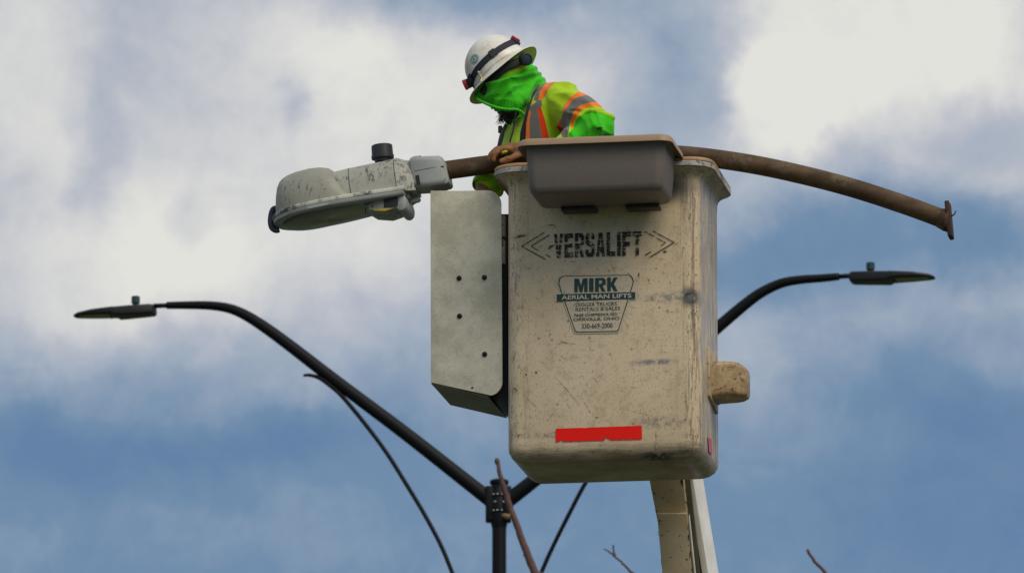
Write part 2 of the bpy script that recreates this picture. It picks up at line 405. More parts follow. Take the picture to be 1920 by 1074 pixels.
M_pc = plain("black_photocell", (.028, .027, .030), .45, 0, .3, 60, .2)
M_yel = plain("yellow_tag", (.55, .42, .06), .6)
M_blk = plain("black_powder_coat", (.004, .004, .0055), .55, .0, .15, 20, .05); M_blk.node_tree.nodes["Principled BSDF"].inputs["Specular IOR Level"].default_value = .22
M_blk2 = plain("black_lamp_body", (.009, .0085, .011), .55, .0, .15, 20, .05)
M_grn = plain("dark_green_photocell", (.008, .055, .042), .4)
M_led = plain("frosted_led_window", (.20, .18, .11), .5)
M_steel = plain("bright_bolt_band", (.55, .56, .58), .25, .9)
M_bark = plain("reddish_twig_bark", (.115, .058, .05), .8, 0, .4, 30, .5)
M_ground = worn("asphalt", (.06, .06, .058), (.045, .045, .043), (.1, .1, .09), .9, 0, .4, .62, 60, .3)
M_grass = worn("lawn", (.05, .08, .025), (.07, .09, .03), (.03, .04, .015), .9, 0, .8)

# ------------------------------------------------------------------ ground
def sheet(x0, x1, y0, y1, z): return [(x0, y0, z), (x1, y0, z), (x1, y1, z), (x0, y1, z)], [(0, 1, 2, 3)]
g = part('ground', sheet(-2500, 2500, -2500, 2500, 0), M_grass, None); g['kind'] = 'structure'
g = part('road', sheet(-2500, 2500, 22, 40, .004), M_ground, None); g['kind'] = 'structure'

# ------------------------------------------------------------------ the aerial bucket
YAW = -R(9.5)
BW, BD, BH = .706, .50, 1.078
front_mid = at(1131, 861, 29.34)
nF = Vector((math.sin(YAW), -math.cos(YAW), 0)); rX = Vector((math.cos(YAW), math.sin(YAW), 0))
org = front_mid - nF * (BD / 2)
MB = T(org, YAW)
bucket = reg(root('aerial_lift_bucket', 'scuffed cream fibreglass man-lift bucket lettered VERSALIFT with a red strip near its bottom', 'bucket', MB), MB)
FP = front_mid; INV = MB.inverted()
M_bkt = bucket_mat("bucket_gelcoat", (.72, .575, .385), (.62, .485, .31), BW / 2, BD / 2, BH)
prof = [(0, .075), (.003, .052), (.011, .030), (.024, .012), (.042, .002), (.06, 0), (.3, 0), (.6, 0), (BH - .10, 0), (BH - .062, -.001), (BH - .046, -.006), (BH - .035, -.016), (BH - .026, -.031), (BH - .020, -.045)]
rings = [rr(BW - 2 * i, BD - 2 * i, max(.052 - i * .75, .012), z) for z, i in prof]
inner = [rr(BW - .016, BD - .016, .058, BH - .02), rr(BW - .03, BD - .03, .05, BH - .2), rr(BW - .06, BD - .06, .05, .02)]
part('bucket_shell', xf(loft(rings + inner), MB), M_bkt, bucket, auto=40)
rim = [(BH - .019, -.046), (BH - .018, -.051), (BH - .003, -.0515), (BH, -.048), (BH, 0.012), (BH - .019, 0.012)]
part('rim', xf(loft([rr(BW - 2 * i, BD - 2 * i, .062 - i * .75, z) for z, i in rim] + [rr(BW - .092 + .184 - .0, BD + .092, .095, BH - .019)], (False, False)), MB), M_rim, bucket, auto=40)
pad = [(BH + .001, -.049), (BH + .009, -.0505), (BH + .014, -.045), (BH + .016, -.03), (BH + .015, -.005), (BH + .001, .006)]
def wob(v):
    return Vector((v.x, v.y, v.z + .0025 * noise.noise(v * 9)))
part('rim_pad', xf(([wob(v) for v in loft([rr(BW - 2 * i, BD - 2 * i, .062 - i * .75, z, 16) for z, i in pad], (False, False))[0]], loft([rr(1, 1, .1, 0, 16)] * len(pad), (False, False))[1]), MB), M_pad, bucket)
def fp(px, py, off=.0022):
    return onplane(px, py, FP + nF * off, nF)

def ribbon(pts, w, off):
    """flat stroke on the front wall through picture points"""
    P = [fp(x, y, off) for x, y in pts]; vs, fs = [], []
    for i, p in enumerate(P):
        t = (P[min(i + 1, len(P) - 1)] - P[max(i - 1, 0)]).normalized(); b = t.cross(nF)
        ww = (w if isinstance(w, (int, float)) else w[i]) / S / 2
        vs += [p + b * ww, p - b * ww]
    for i in range(len(P) - 1): fs.append((2 * i, 2 * i + 1, 2 * i + 3, 2 * i + 2))
    return vs, fs
def flat(pts, off): P = [fp(x, y, off) for x, y in pts]; return P, [tuple(range(len(P)))]

# red strip with torn lower edge
part('red_reflective_strip', flat([(1042, 803), (1090, 801.4), (1096, 802.0), (1102, 801), (1203, 797.5), (1204, 823), (1145, 824.5), (1141, 822), (1137, 819), (1132, 825), (1056, 827.5), (1052, 824), (1048, 828), (1042, 828.5)], .0028), M_red, bucket, sm=False)
sideN = rX; sideP = org + rX * (BW / 2 + .0035)
part('side_reflector', ([onplane(x, y, sideP, sideN) for x, y in ((1327.5, 818), (1334, 823), (1336, 853), (1329.5, 846))], [(0, 1, 2, 3)]), M_pink, bucket, sm=False)

# lettering --------------------------------------------------------------
def textgeo(s, bold=0.0, space=1.0):
    cu = bpy.data.curves.new("t", 'FONT'); cu.body = s; cu.size = 1; cu.offset = bold; cu.space_character = space; cu.resolution_u = 4
    o = bpy.data.objects.new("t", cu); COL.objects.link(o)
    dg = bpy.context.evaluated_depsgraph_get(); e = o.evaluated_get(dg); m = e.to_mesh()
    vs = [v.co.copy() for v in m.vertices]; fs = [tuple(p.vertices) for p in m.polygons]
    e.to_mesh_clear(); bpy.data.objects.remove(o); bpy.data.curves.remove(cu)
    return vs, fs
def put_text(name, s, cx, cy, w, h, mat_, parent, bold=0, off=.004, slope=-.030, space=1.0):
    vs, fs = textgeo(s, bold, space)
    x0 = min(v.x for v in vs); x1 = max(v.x for v in vs); y0 = min(v.y for v in vs); y1 = max(v.y for v in vs)
    out = []
    for v in vs:
        a = (v.x - x0) / (x1 - x0) - .5; b_ = (v.y - y0) / (y1 - y0) - .5
        out.append(fp(cx + a * w, cy - b_ * h + a * w * slope, off))
    return part(name, (out, fs), mat_, parent, sm=False)
GL = {
 'V': [[(0, 1), (.33, 1), (.5, .30), (.67, 1), (1, 1), (.70, 0), (.30, 0)]],
 'E': [[(0, 0), (0, 1), (.95, 1), (.95, .80), (.36, .80), (.36, .60), (.85, .60), (.85, .41), (.36, .41), (.36, .20), (.95, .20), (.95, 0)]],
 'R': [[(0, 0), (0, 1), (.36, 1), (.36, 0)], [(.36, 1), (.80, 1), (1, .86), (1, .56), (.84, .44), (.36, .38), (.36, .55), (.62, .58), (.66, .64), (.66, .78), (.62, .82), (.36, .82)], [(.38, .42), (.68, .46), (1, 0), (.66, 0)]],
 'S': [[(0, .30), (0, .14), (.18, 0), (.82, 0), (1, .14), (1, .46), (.84, .58), (.34, .68), (.34, .80), (.40, .84), (.60, .84), (.66, .80), (.66, .70), (1, .70), (1, .86), (.82, 1), (.18, 1), (0, .86), (0, .60), (.16, .48), (.66, .37), (.66, .22), (.60, .17), (.40, .17), (.34, .22), (.34, .30)]],
 'A': [[(0, 0), (.30, 1), (.50, 1), (.50, .78), (.34, 0)], [(.50, .78), (.50, 1), (.70, 1), (1, 0), (.66, 0)], [(.36, .18), (.40, .38), (.60, .38), (.64, .18)]],
 'L': [[(0, 0), (0, 1), (.38, 1), (.38, .20), (.95, .20), (.95, 0)]], 'I': [[(.0, 0), (.0, 1), (1, 1), (1, 0)]],
 'F': [[(0, 0), (0, 1), (.95, 1), (.95, .80), (.38, .80), (.38, .58), (.85, .58), (.85, .38), (.38, .38), (.38, 0)]],
 'T': [[(.31, 0), (.31, .80), (0, .80), (0, 1), (1, 1), (1, .80), (.69, .80), (.69, 0)]],
 'M': [[(0, 0), (0, 1), (.34, 1), (.5, .48), (.66, 1), (1, 1), (1, 0), (.74, 0), (.74, .62), (.60, 0), (.40, 0), (.26, .62), (.26, 0)]],
 'K': [[(0, 0), (0, 1), (.34, 1), (.34, .62), (.62, 1), (1, 1), (.64, .54), (1, 0), (.62, 0), (.40, .36), (.34, .27), (.34, 0)]]}
def put_glyphs(name, s_, cx, cy, w, h, mat_, parent, gap=.16, off=.0036, slope=-.030, wid={}):
    ws = [wid.get(ch, {'I': .42, 'M': 1.25}.get(ch, 1)) for ch in s_]; tot = sum(ws) + gap * (len(s_) - 1); x = 0; gs = []
    for ch, w_ in zip(s_, ws):
        for i_, poly in enumerate(GL[ch]):
            P = []
            for gx, gy in poly:
                a = (x + gx * w_) / tot - .5; P.append(fp(cx + a * w, cy - (gy - .5) * h + a * w * slope, off + i_ * .0001))
            gs.append((P, [tuple(range(len(P)))]))
        x += w_ + gap
    return part(name, join(*gs), mat_, parent, sm=False)
put_glyphs('maker_lettering', 'VERSALIFT', 1121, 458.5, 165, 45, M_ink, bucket)
# arrow outlines either side of the lettering
Z = lambda X, Y: (960 + X / 4.474, 400 + Y / 4.474)
for nm, pts in (('arrow_outline', [[Z(270, 160), Z(80, 275), Z(280, 385)], [Z(312, 180), Z(160, 275), Z(220, 312)], [Z(285, 347), Z(322, 366)]]),
                ('arrow_outline', [[Z(1180, 147), Z(1360, 243), Z(1160, 365)], [Z(1112, 150), Z(1287, 246), Z(1250, 270)], [Z(1168, 320), Z(1115, 350)]])):
    gs = []
    for pl in pts:
        for a, b_ in zip(pl, pl[1:]):
            k = max(2, int(math.dist(a, b_) / 5)); gs.append(ribbon([(a[0] + (b_[0] - a[0]) * i / k, a[1] + (b_[1] - a[1]) * i / k) for i in range(k + 1)], 1.7, .003))
    part(nm, join(*gs), M_inkl, bucket, sm=False)
# dealer badge
shield = [(425, 527), (985, 517), (1005, 535), (1018, 570), (1008, 610), (893, 975), (880, 988), (545, 995), (530, 985), (402, 625), (392, 590), (400, 545)]
cxm = sum(p[0] for p in shield) / 12; cym = sum(p[1] for p in shield) / 12
def grow(k): return [Z(p[0] + (p[0] - cxm) / abs(math.hypot(p[0] - cxm, p[1] - cym)) * k, p[1] + (p[1] - cym) / abs(math.hypot(p[0] - cxm, p[1] - cym)) * k) for p in shield]
badge = part('dealer_badge', join(flat(grow(17), .0028), flat([Z(362, 672), Z(1045, 652), Z(1045, 724), Z(362, 742)], .0026)), M_stk, bucket, sm=False)
o5, o4 = grow(5), grow(-5)
vs = [fp(*p, .0034) for p in o5] + [fp(*p, .0034) for p in o4]; k = len(o5)
part('badge_outline', (vs, [(i, (i + 1) % k, k + (i + 1) % k, k + i) for i in range(k)]), M_teal, badge, sm=False)
part('badge_banner', flat([Z(375, 679), Z(1034, 659), Z(1034, 717), Z(375, 738)], .004), M_teal, badge, sm=False)
def zt(name, s, X, Y, w, h, m_, bold=0, off=.0036, slope=-.03): put_text(name, s, *Z(X, Y), w / 4.474, h / 4.474, m_, badge, bold, off, slope)
put_glyphs('badge_lettering', 'MIRK', *Z(705, 600), 365 / 4.474, 116 / 4.474, M_teal, badge, gap=.14)
zt('banner_lettering', 'AERIAL MAN LIFTS', 708, 697, 586, 36, M_cream, .022, .0048)
zt('badge_lettering', '\u00b7 DIGGER TRUCKS', 695, 762, 370, 30, M_tealt, .006)
zt('badge_lettering', '\u00b7 RENTALS & SALES', 707, 801, 400, 30, M_tealt, .006)
zt('badge_lettering', '7629 CHIPPEWA RD.', 703, 850, 368, 25, M_tealt, .022)
zt('badge_lettering', 'ORRVILLE, OHIO', 708, 887, 388, 31, M_tealt, .022)
zt('badge_lettering', '330-669-2000', 714, 942, 260, 42, M_tealt, .012)

# scratches, one part per tone
def scratches():
    rnd = random.Random(3); a, b_ = [], []
    for _ in range(70):
        x = rnd.uniform(965, 1290); y = rnd.uniform(410, 840); an = rnd.choice([rnd.uniform(-.3, .3), rnd.uniform(.7, 1.3), rnd.uniform(1.3, 1.8)]); ln = rnd.uniform(5, 26)
        a.append(ribbon([(x, y), (x + math.cos(an) * ln * .5 + rnd.uniform(-1, 1), y + math.sin(an) * ln * .5), (x + math.cos(an) * ln, y + math.sin(an) * ln)], [.2, rnd.uniform(.5, 1.0), .2], .0024))
    for _ in range(80):                               # corner rub marks
        x = rnd.gauss(1300, 4); y = rnd.uniform(345, 850); ln = rnd.uniform(3, 14); an = rnd.uniform(1.2, 1.9)
        a.append(ribbon([(x, y), (x + math.cos(an) * ln, y + math.sin(an) * ln)], [rnd.uniform(.4, 1.8), .3], .0026))
    for _ in range(34):
        x = rnd.gauss(967, 5); y = rnd.uniform(400, 850); ln = rnd.uniform(3, 12); an = rnd.uniform(1.1, 2.0)
        a.append(ribbon([(x, y), (x + math.cos(an) * ln, y + math.sin(an) * ln)], [rnd.uniform(.4, 1.6), .3], .0026))
    for X, Y, X2, Y2, w in ((440, 315, 600, 500, .9), (630, 480, 685, 575, 1.1), (370, 610, 450, 520, .7), (225, 430, 370, 580, .6), (340, 205, 358, 218, 1.6), (298, 272, 312, 285, 4.2), (232, 287, 243, 298, 2.6), (148, 380, 180, 400, 3)):
        a.append(ribbon([(920 + X / 3.58, 620 + Y / 3.58), (920 + (X + X2) / 7.16 + .6, 620 + (Y + Y2) / 7.16), (920 + X2 / 3.58, 620 + Y2 / 3.58)], [w * .5, w, w * .4], .0025))
    a.append(ribbon([Z(18, 205), Z(60, 192), Z(125, 182)], [1, 5, 1], .0025)); a.append(ribbon([Z(303, 300), Z(325, 278), Z(360, 262)], [3, 5, 1], .0025))
    a.append(ribbon([Z(300, 100), Z(345, 97), Z(372, 122)], [.8, 2.2, 1], .0025)); a.append(ribbon([Z(1063, 500), Z(1066, 535)], [2, 2.4], .0025)); a.append(ribbon([Z(1174, 690), Z(1172, 718), Z(1183, 735)], [1.4, 1.2, .8], .0025))
    a.append(ribbon([(1243, 470.5), (1247, 472), (1251, 471)], [2, 5, 2], .0025))
    for X, Y, X2, Y2, X3, Y3 in ((462, 66, 515, 82, 570, 88), (697, 577, 712, 581, 730, 577), (160, 675, 180, 697, 212, 692), (150, 180, 158, 160, 170, 150)):
        b_.append(ribbon([(920 + X / 3.58, 620 + Y / 3.58), (920 + X2 / 3.58, 620 + Y2 / 3.58), (920 + X3 / 3.58, 620 + Y3 / 3.58)], [.5, 1.9, .5], .0025))
    return join(*a), join(*b_)
ga, gb = scratches()
part('scratch_marks', ga, M_scr, bucket, sm=False, kind='stuff'); part('ochre_scratch_marks', gb, M_scro, bucket, sm=False, kind='stuff')
# small drips and dirt tufts under the tray line
part('gelcoat_seam', ribbon([(1248, 450 - 0), (1250, 450)], [.1, .1], .002), M_scr, bucket, sm=False) if False else None

# step-like boss on the right wall
def side(px, py, off=.0): return onplane(px, py, org + rX * (BW / 2 + off), rX)
pl = [side(1325, 650), side(1341, 668), side(1342, 777), side(1326.5, 742)]
part('boss_plate', prism([p - rX * .004 for p in pl], rX * .014, .004), worn("boss_plate_paint", (.50, .39, .25), (.38, .28, .16), (.12, .07, .03), .5, 0, 20, .62, 70), bucket)
c0 = side(1331.5, 712, .0); 
zt_, zb_ = .066, -.066
bs = []
for x_, w_, hz, dz in ((-.004, .20, .074, 0), (.02, .168, .066, 0), (.085, .160, .064, .0), (.108, .146, .060, -.002), (.128, .100, .052, -.006), (.132, .090, .046, -.006)):
    ring = rr(w_, hz * 2, .018, 0, 5)
    bs.append([MB @ (INV @ c0 + Vector((x_, p.x + .055, p.y + dz))) for p in ring])
part('side_boss', loft(bs), worn("boss_paint", (.46, .33, .165), (.29, .19, .085), (.09, .045, .015), .5, 0, 26, .60, 60, .5), bucket, auto=35)

# aluminium guard box on the left
PD = .06                                             # front plate sits this far behind the front wall plane
def gp(px, py, d=PD): return onplane(px, py, FP - nF * d, nF)
def arc(cx, cy, r, a0, a1, n=7): return [(cx + r * math.cos(R(a0 + (a1 - a0) * i / n)), cy + r * math.sin(R(a0 + (a1 - a0) * i / n))) for i in range(n + 1)]
outl = [(807, 358)] + arc(914, 383, 26, -88, 0) + arc(915, 715, 27, 0, 78) + [(808, 717)]
guard = part('guard_box', prism([gp(x, y) for x, y in outl], -nF * .004, .0012, 1), M_alu, bucket, auto=30)
DEPTH = .40
def back(p, d=DEPTH): return p - nF * d
a1, a2 = gp(808.5, 717.5), gp(916, 742.5); a0 = gp(807.3, 359)
def sheet4(p, q, dep, th):                            # a bent sheet running back from the edge p-q
    n = (q - p).cross(nF).normalized() * th
    f0 = -nF * .004
    return prism([p + f0, q + f0, q + f0 - nF * dep, p + f0 - nF * dep], n, .0006, 1)
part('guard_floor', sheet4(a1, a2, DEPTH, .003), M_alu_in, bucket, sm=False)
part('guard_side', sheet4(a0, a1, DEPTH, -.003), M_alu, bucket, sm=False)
part('guard_back', prism([back(gp(807, 359)), back(gp(940, 357)), back(gp(940, 700)), back(gp(915, 741)), back(gp(809, 716))], -nF * .003), M_dark, bucket, sm=False)  # back sheet coloured near black for the shade inside the box
for (x, y) in ((861, 521.5), (908.5, 520), (862, 592.5), (909, 664)):
    c = gp(x, y); q = nF.to_track_quat('Z', 'Y').to_matrix().to_4x4()
    b_ = part('bolt', lathe([(.0, .0), (.0092, 0), (.0095, .003), (.0088, .0045), (.0085, .0042), (.006, .0050), (.0058, .0085), (0, .0095)], Matrix.Translation(c) @ q, 14, False), M_bolt, bucket, auto=40)
c = gp(885.5, 726.5); part('rivet', lathe([(.0, .0), (.0038, 0), (.003, .003), (0, .004)], Matrix.Translation(c) @ q, 10, False), M_bolt, bucket)
part('hanger_strip', prism([gp(938, 404, .10), gp(946, 404, .10), gp(946, 442, .10), gp(938, 442, .10)], -nF * .03), M_rim, bucket, sm=False)
part('hanger_strip', prism([gp(938, 449, .10), gp(946, 449, .10), gp(946, 494, .10), gp(938, 494, .10)], -nF * .03), M_rim, bucket, sm=False)
part('gap_shade_block', prism([gp(936, 497, .11), gp(950, 497, .11), gp(952, 775, .11), gp(940, 768, .11), gp(922, 742, .11)], -nF * .30), M_dark, bucket, sm=False)  # black filler block standing in for the shade between guard and bucket

# ------------------------------------------------------------------ lift boom
boom_top = at(1262, 800, 30.05)
by = 30.02
ax_dir = (at(1270, 1074, by + .23) - at(1246, 898, by)).normalized()
BM = T((boom_top + ax_dir * ((boom_top.z) / -ax_dir.z)), YAW)
boom = reg(root('lift_boom', 'cream painted steel boom with rusty edges rising to the underside of the bucket', 'boom', BM), BM)
nb = (nF * math.cos(R(32)) - Vector((0, 0, 1)) * math.sin(R(32))).normalized()
def bpt(px, py, back_=0.0): return onplane(px, py, at(1250, 880, by - .08) - nb * back_, nb)
def beam(lt, rt, rb, lb, back_, dep, ext_top=.25, ext_bot=None, r=.004, ev=None):
    P = [bpt(*lt, back_), bpt(*rt, back_), bpt(*rb, back_), bpt(*lb, back_)]
    dl = (P[3] - P[0]).normalized(); dr = (P[2] - P[1]).normalized()
    if ext_bot is None:
        P[3] = P[3] + dl * ((P[3].z - .30) / -dl.z) ; P[2] = P[3] + (P[2] - bpt(*lb, back_))
    P[0] = P[0] - dl * ext_top; P[1] = P[1] - dr * ext_top
    return prism(P, -nb * dep if ev is None else Vector(ev) * dep, r)
part('boom_tip', beam((1217, 898), (1281, 896), (1290, 985), (1234, 985), 0, .13, .25, 0), M_boom, boom, auto=30)
part('boom_section', beam((1232, 963), (1288, 962), (1299, 1074), (1242, 1074), -.022, .15, 0, r=.0015, ev=(.0, .93, .36)), M_boom, boom, auto=30)
part('boom_web', beam((1276, 898), (1297, 896), (1320, 1074), (1294, 1074), .03, .08, .25), M_boomg, boom, sm=False)
part('boom_rail', beam((1287, 898), (1298, 896), (1325, 1074), (1316, 1074), .035, .21, .25), M_boomw, boom, auto=30)
part('boom_edge_strip', beam((1290, 975), (1292, 965), (1303, 1074), (1300.5, 1074), -.02, .02, 0), M_boomw, boom, sm=False)
gs = []
rnd = random.Random(5)
for (X, Y, w, h) in ((395, 215, 26, 60), (405, 255, 10, 25), (115, 285, 12, 14), (132, 315, 14, 12), (430, 405, 12, 20), (260, 205, 22, 5), (262, 400, 10, 14), (150, 490, 18, 16), (440, 420, 5, 60), (425, 300, 5, 40)):
    x, y = 1200 + X / 5.02, 860 + Y / 5.02; w /= 10.04; h /= 10.04
    P = [bpt(x + w * math.cos(q_) * rnd.uniform(.6, 1.2), y + h * math.sin(q_) * rnd.uniform(.6, 1.2), -.0015) for q_ in [i * math.pi / 4 for i in range(8)]]
    gs.append((P, [tuple(range(8))]))
for (X, Y, w, h) in ((455, 740, 13, 60), (470, 900, 10, 90), (487, 1040, 9, 40), (185, 580, 26, 16), (258, 677, 22, 9), (400, 730, 4, 30), (380, 825, 12, 12), (445, 640, 5, 70), (170, 700, 5, 60), (200, 960, 4, 70), (290, 925, 20, 12), (380, 990, 18, 5)):
    x, y = 1200 + X / 5.02, 860 + Y / 5.02; w /= 10.04; h /= 10.04
    P = [bpt(x + w * math.cos(q_) * rnd.uniform(.6, 1.2), y + h * math.sin(q_) * rnd.uniform(.6, 1.2), -.030) for q_ in [i * math.pi / 4 for i in range(8)]]
    gs.append((P, [tuple(range(8))]))
part('rust_marks', join(*gs), M_rust, boom, sm=False, kind='stuff')
part('boom_bracket', prism([bpt(1205, 700, -.03), bpt(1290, 697, -.03), bpt(1290, 860, -.03), bpt(1215, 860, -.03)], -nF * .16, .006), M_boom, boom)

# ------------------------------------------------------------------ tool tray on the bucket front
TD = .27
tr_front = BD / 2 + .05 + TD
MT = MB
tray = reg(root('tool_tray', 'taupe plastic tool tub hooked over the front rim of the bucket', 'tray', MB @ Matrix.Translation((0, -BD / 2 - .05 - TD / 2, BH - .18))), MB @ Matrix.Translation((0, -BD / 2 - .05 - TD / 2, BH - .18)))
def tl(px, py): q_ = INV @ onplane(px, py, MB @ Vector((0, -tr_front, 0)), nF); return q_.x, q_.z
xl, zt2 = tl(985, 285); xr, _ = tl(1246, 277); xbl, zb = tl(1001, 364); xbr, _ = tl(1236, 356)
_, ztop = tl(1115, 259)
cxt = (xl + xr) / 2; cxb = (xbl + xbr) / 2; wt = xr - xl; wb = wt - .018
cy = -BD / 2 - .05 - TD / 2
H0 = zb - .0; 
ring_d = [(H0, wb - .05, TD - .05, .02), (H0 + .003, wb - .028, TD - .030, .026), (H0 + .012, wb - .010, TD - .012, .032), (H0 + .028, wb, TD, .034), (H0 + .10, wb + .012, TD + .008, .034), (ztop - .030, wt - .004, TD + .018, .034), (ztop - .014, wt + .004, TD + .026, .034), (ztop - .009, wt + .022, TD + .042, .04)]
tr_rings = [rr(w, d, r, z, 8, cxt, cy) for z, w, d, r in ring_d]
tr_in = [rr(wt - .01, TD + .006, .03, ztop - .012, 8, cxt, cy), rr(wb - .02, TD - .02, .03, H0 + .02, 8, cxt, cy)]
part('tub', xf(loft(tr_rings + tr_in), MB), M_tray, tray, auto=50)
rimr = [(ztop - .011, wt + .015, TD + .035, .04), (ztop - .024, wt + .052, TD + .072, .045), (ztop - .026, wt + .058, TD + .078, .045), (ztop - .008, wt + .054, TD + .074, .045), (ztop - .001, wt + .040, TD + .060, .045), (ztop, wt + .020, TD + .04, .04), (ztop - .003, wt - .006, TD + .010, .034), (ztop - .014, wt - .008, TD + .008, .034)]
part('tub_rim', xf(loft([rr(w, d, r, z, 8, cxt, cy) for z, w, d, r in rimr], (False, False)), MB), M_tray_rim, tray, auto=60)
for (xa, xb) in ((1033, 1098), (1155, 1218)):
    la, _ = tl(xa, 390); lb_, _ = tl(xb, 390)
    part('support_hook', xf(rbox(lb_ - la, .07, .014, .003, None, ((la + lb_) / 2, cy + TD / 2 - .015, H0 - .0075)), MB), M_hook, tray)
    part('hook_arm', xf(rbox((lb_ - la) * .5, .012, .19, .003, None, ((la + lb_) / 2, -BD / 2 - .014, H0 + .09)), MB), M_hook, tray)

# ------------------------------------------------------------------ removed street light resting across the rims
pin = BD / 2 - .19                                   # distance of the pipe plane in front of the bucket centre
def ap(px, py, d=0.0): return onplane(px, py, org + nF * (pin + d), nF)
pts = [(826, 321), (870, 315), (915, 309), (985, 301), (1100, 292.5), (1200, 289.5), (1290, 292), (1400, 306.5), (1500, 327), (1600, 353), (1700, 385.5), (1772, 412)]
path = cr([ap(*p) for p in pts], 8)
ML = T(ap(1345, 318), YAW)
old = reg(root('removed_street_light', 'weathered grey cobra-head street light on a rusty curved arm laid across the bucket', 'street light', ML), ML)
part('mast_arm', tube(path, .0345, 20), M_pipe, old, auto=50)
e = path[-1]; t = (path[-1] - path[-4]).normalized()
upv = (ap(1777, 381) - ap(1783, 446)).normalized(); fn = Vector(rX.cross(Vector((0, 0, 1)))).normalized()
outn = upv.cross(-nF).normalized()
if outn.dot(t) < 0: outn = -outn
ce = ap(1780, 413)
Mf = Matrix((( *(nF.to_tuple()), ), (*upv.to_tuple(),), (*outn.to_tuple(),))).transposed().to_4x4(); Mf.translation = ce
part('arm_flange', rbox(.075, .132, .017, .004, Mf), M_flange, old)
part('flange_hook', tube([ce + outn * .004 + upv * .012, ce + outn * .018 + upv * .018, ce + outn * .028 + upv * .032], [.003, .0028, .002], 8), M_flange, old)
part('weld_collar', tube([e - t * .02, e + t * .004, ce], [.036, .041, .045], 20), M_pipe, old)
# luminaire, local frame: X along the lip line from the nose, Z up
z2 = lambda X, Y: (480 + X / 3.84, 240 + Y / 3.84)
nose = ap(*z2(140, 688)); tail = ap(*z2(1150, 481))
ex = (tail - nose).normalized(); ey = -nF; ez = ex.cross(ey).normalized()
if ez.z < 0: ez = -ez
LM = Matrix((ex.to_tuple(), ey.to_tuple(), ez.to_tuple())).transposed().to_4x4(); LM.translation = nose
K = 1 / (3.84 * S)
def half(s):                                          # plan half width along the lamp
    s = max(s, 0.0)
    if s < .17: return .150 * math.sqrt(max(0, 1 - ((.17 - s) / .17) ** 2)) ** .9
    return .150 - .052 * max(0, min(1, (s - .22) / .27)) ** 1.3
def dsec(s, w, h, z0=0.0, n=20, p=2.6):
    out = []
    for k in range(n + 1):
        q_ = math.pi * k / n; c_, s_ = math.cos(q_), math.sin(q_)
        out.append(Vector((s, w * math.copysign(abs(c_) ** (2 / p), c_), z0 + h * abs(s_) ** (2 / p))))
    return out
def dloft(secs, M):
    n = len(secs[0]); g_ = loft(secs, (True, True)); return xf(g_, M)
# optical dome
prof_d = [(.002, .030), (.006, .066), (.012, .100), (.021, .130), (.032, .148), (.046, .158), (.066, .166), (.10, .1715), (.15, .1735), (.19, .169), (.218, .160), (.233, .146), (.245, .125), (.262, .085), (.28, .045), (.292, .008)]
secs = []
for s_, h_ in prof_d:
    secs.append(dsec(s_ + .013, max(half(s_ + .012) * .90, .01), h_ * .955, .006, 20, 2.4))
part('lamp_dome', dloft(secs, LM), M_lumd, old, auto=45)
secs = [dsec(.225, .100, .118, .006), dsec(.235, .108, .1335, .006), dsec(.30, .112, .136, .006), dsec(.455, .097, .138, .006), dsec(.475, .094, .138, .006)]
part('ballast_housing', dloft(secs, LM), M_lum, old, auto=40)
part('housing_seam', dloft([dsec(.3085, .1125, .138, .005), dsec(.3105, .1125, .138, .005)], LM), M_dark, old)
part('housing_rear_ring', dloft([dsec(.4775, .090, .138, .008), dsec(.484, .088, .139, .008), dsec(.512, .075, .130, .003), dsec(.540, .062, .124, .002)], LM), M_lum, old, auto=35)
# lip frames (upper dirty lip, lower clean door frame)
def planring(z, out=0.0, n=40, s1=.505):
    o_ = []
    for k in range(n + 1):
        q_ = k / n; s_ = s1 * (1 - math.cos(q_ * math.pi / 2)) if q_ < 1 else s1
        o_.append((s_, half(s_) + out))
    L_ = [Vector((s_ - out * (1 - min(1, s_ / .1)), w_, z)) for s_, w_ in o_]
    return [Vector((p.x, -p.y, p.z)) for p in L_[::-1]] + L_[1:]
def planloft(levels, M, s1=.505): 
    return xf(loft([planring(z, o_, 40, s1) for z, o_ in levels]), M)
part('lamp_lip', planloft([(.003, -.002), (.004, .004), (.013, .006), (.018, .003), (.020, -.006)], LM), M_lip, old, auto=50)
part('door_frame', planloft([(-.015, -.012), (-.014, -.003), (-.009, .003), (.0025, .003)], LM, .50), M_slip, old, auto=50)
# shallow glass
lv = []
for k in range(8):
    f_ = k / 7; sc_ = math.cos(f_ * math.pi / 2) ** .7 if f_ < 1 else .05; zz = -.015 - .014 * math.sin(f_ * math.pi / 2)
    lv.append([Vector((.185 + (p.x - .185) * .90 * max(sc_, .06), p.y * .90 * max(sc_, .06), zz + (p.x - .185) * .03)) for p in planring(0, -.01, 30, .36)])
part('lamp_glass', xf(loft(lv), LM), M_lens, old, auto=60)
def ll(X, Y, y=0.0):                                   # zoom coords to lamp-local
    q_ = LM.inverted() @ onplane(*z2(X, Y), ap(700, 380) , nF); return Vector((q_.x, y, q_.z))
def lprism(pl_, y0, y1, r=.002): P = [LM @ ll(X, Y, y0) for X, Y in pl_]; return prism(P, ey * (y1 - y0), r)
part('ballast_door', lprism([(800, 597), (850, 628), (960, 636), (1030, 612), (1062, 590), (1080, 540), (1130, 505), (900, 555)], -.085, .085, .004), M_lum, old, auto=40)
part('door_hinge', lprism([(1035, 610), (1060, 632), (1090, 632), (1112, 610), (1116, 570), (1100, 515), (1060, 530)], -.088, .088, .006), M_slip, old, auto=40)
part('door_window', lprism([(950, 545), (1052, 525), (1054, 598), (955, 614)], -.0885, -.0855, .0), M_rub, old, sm=False)
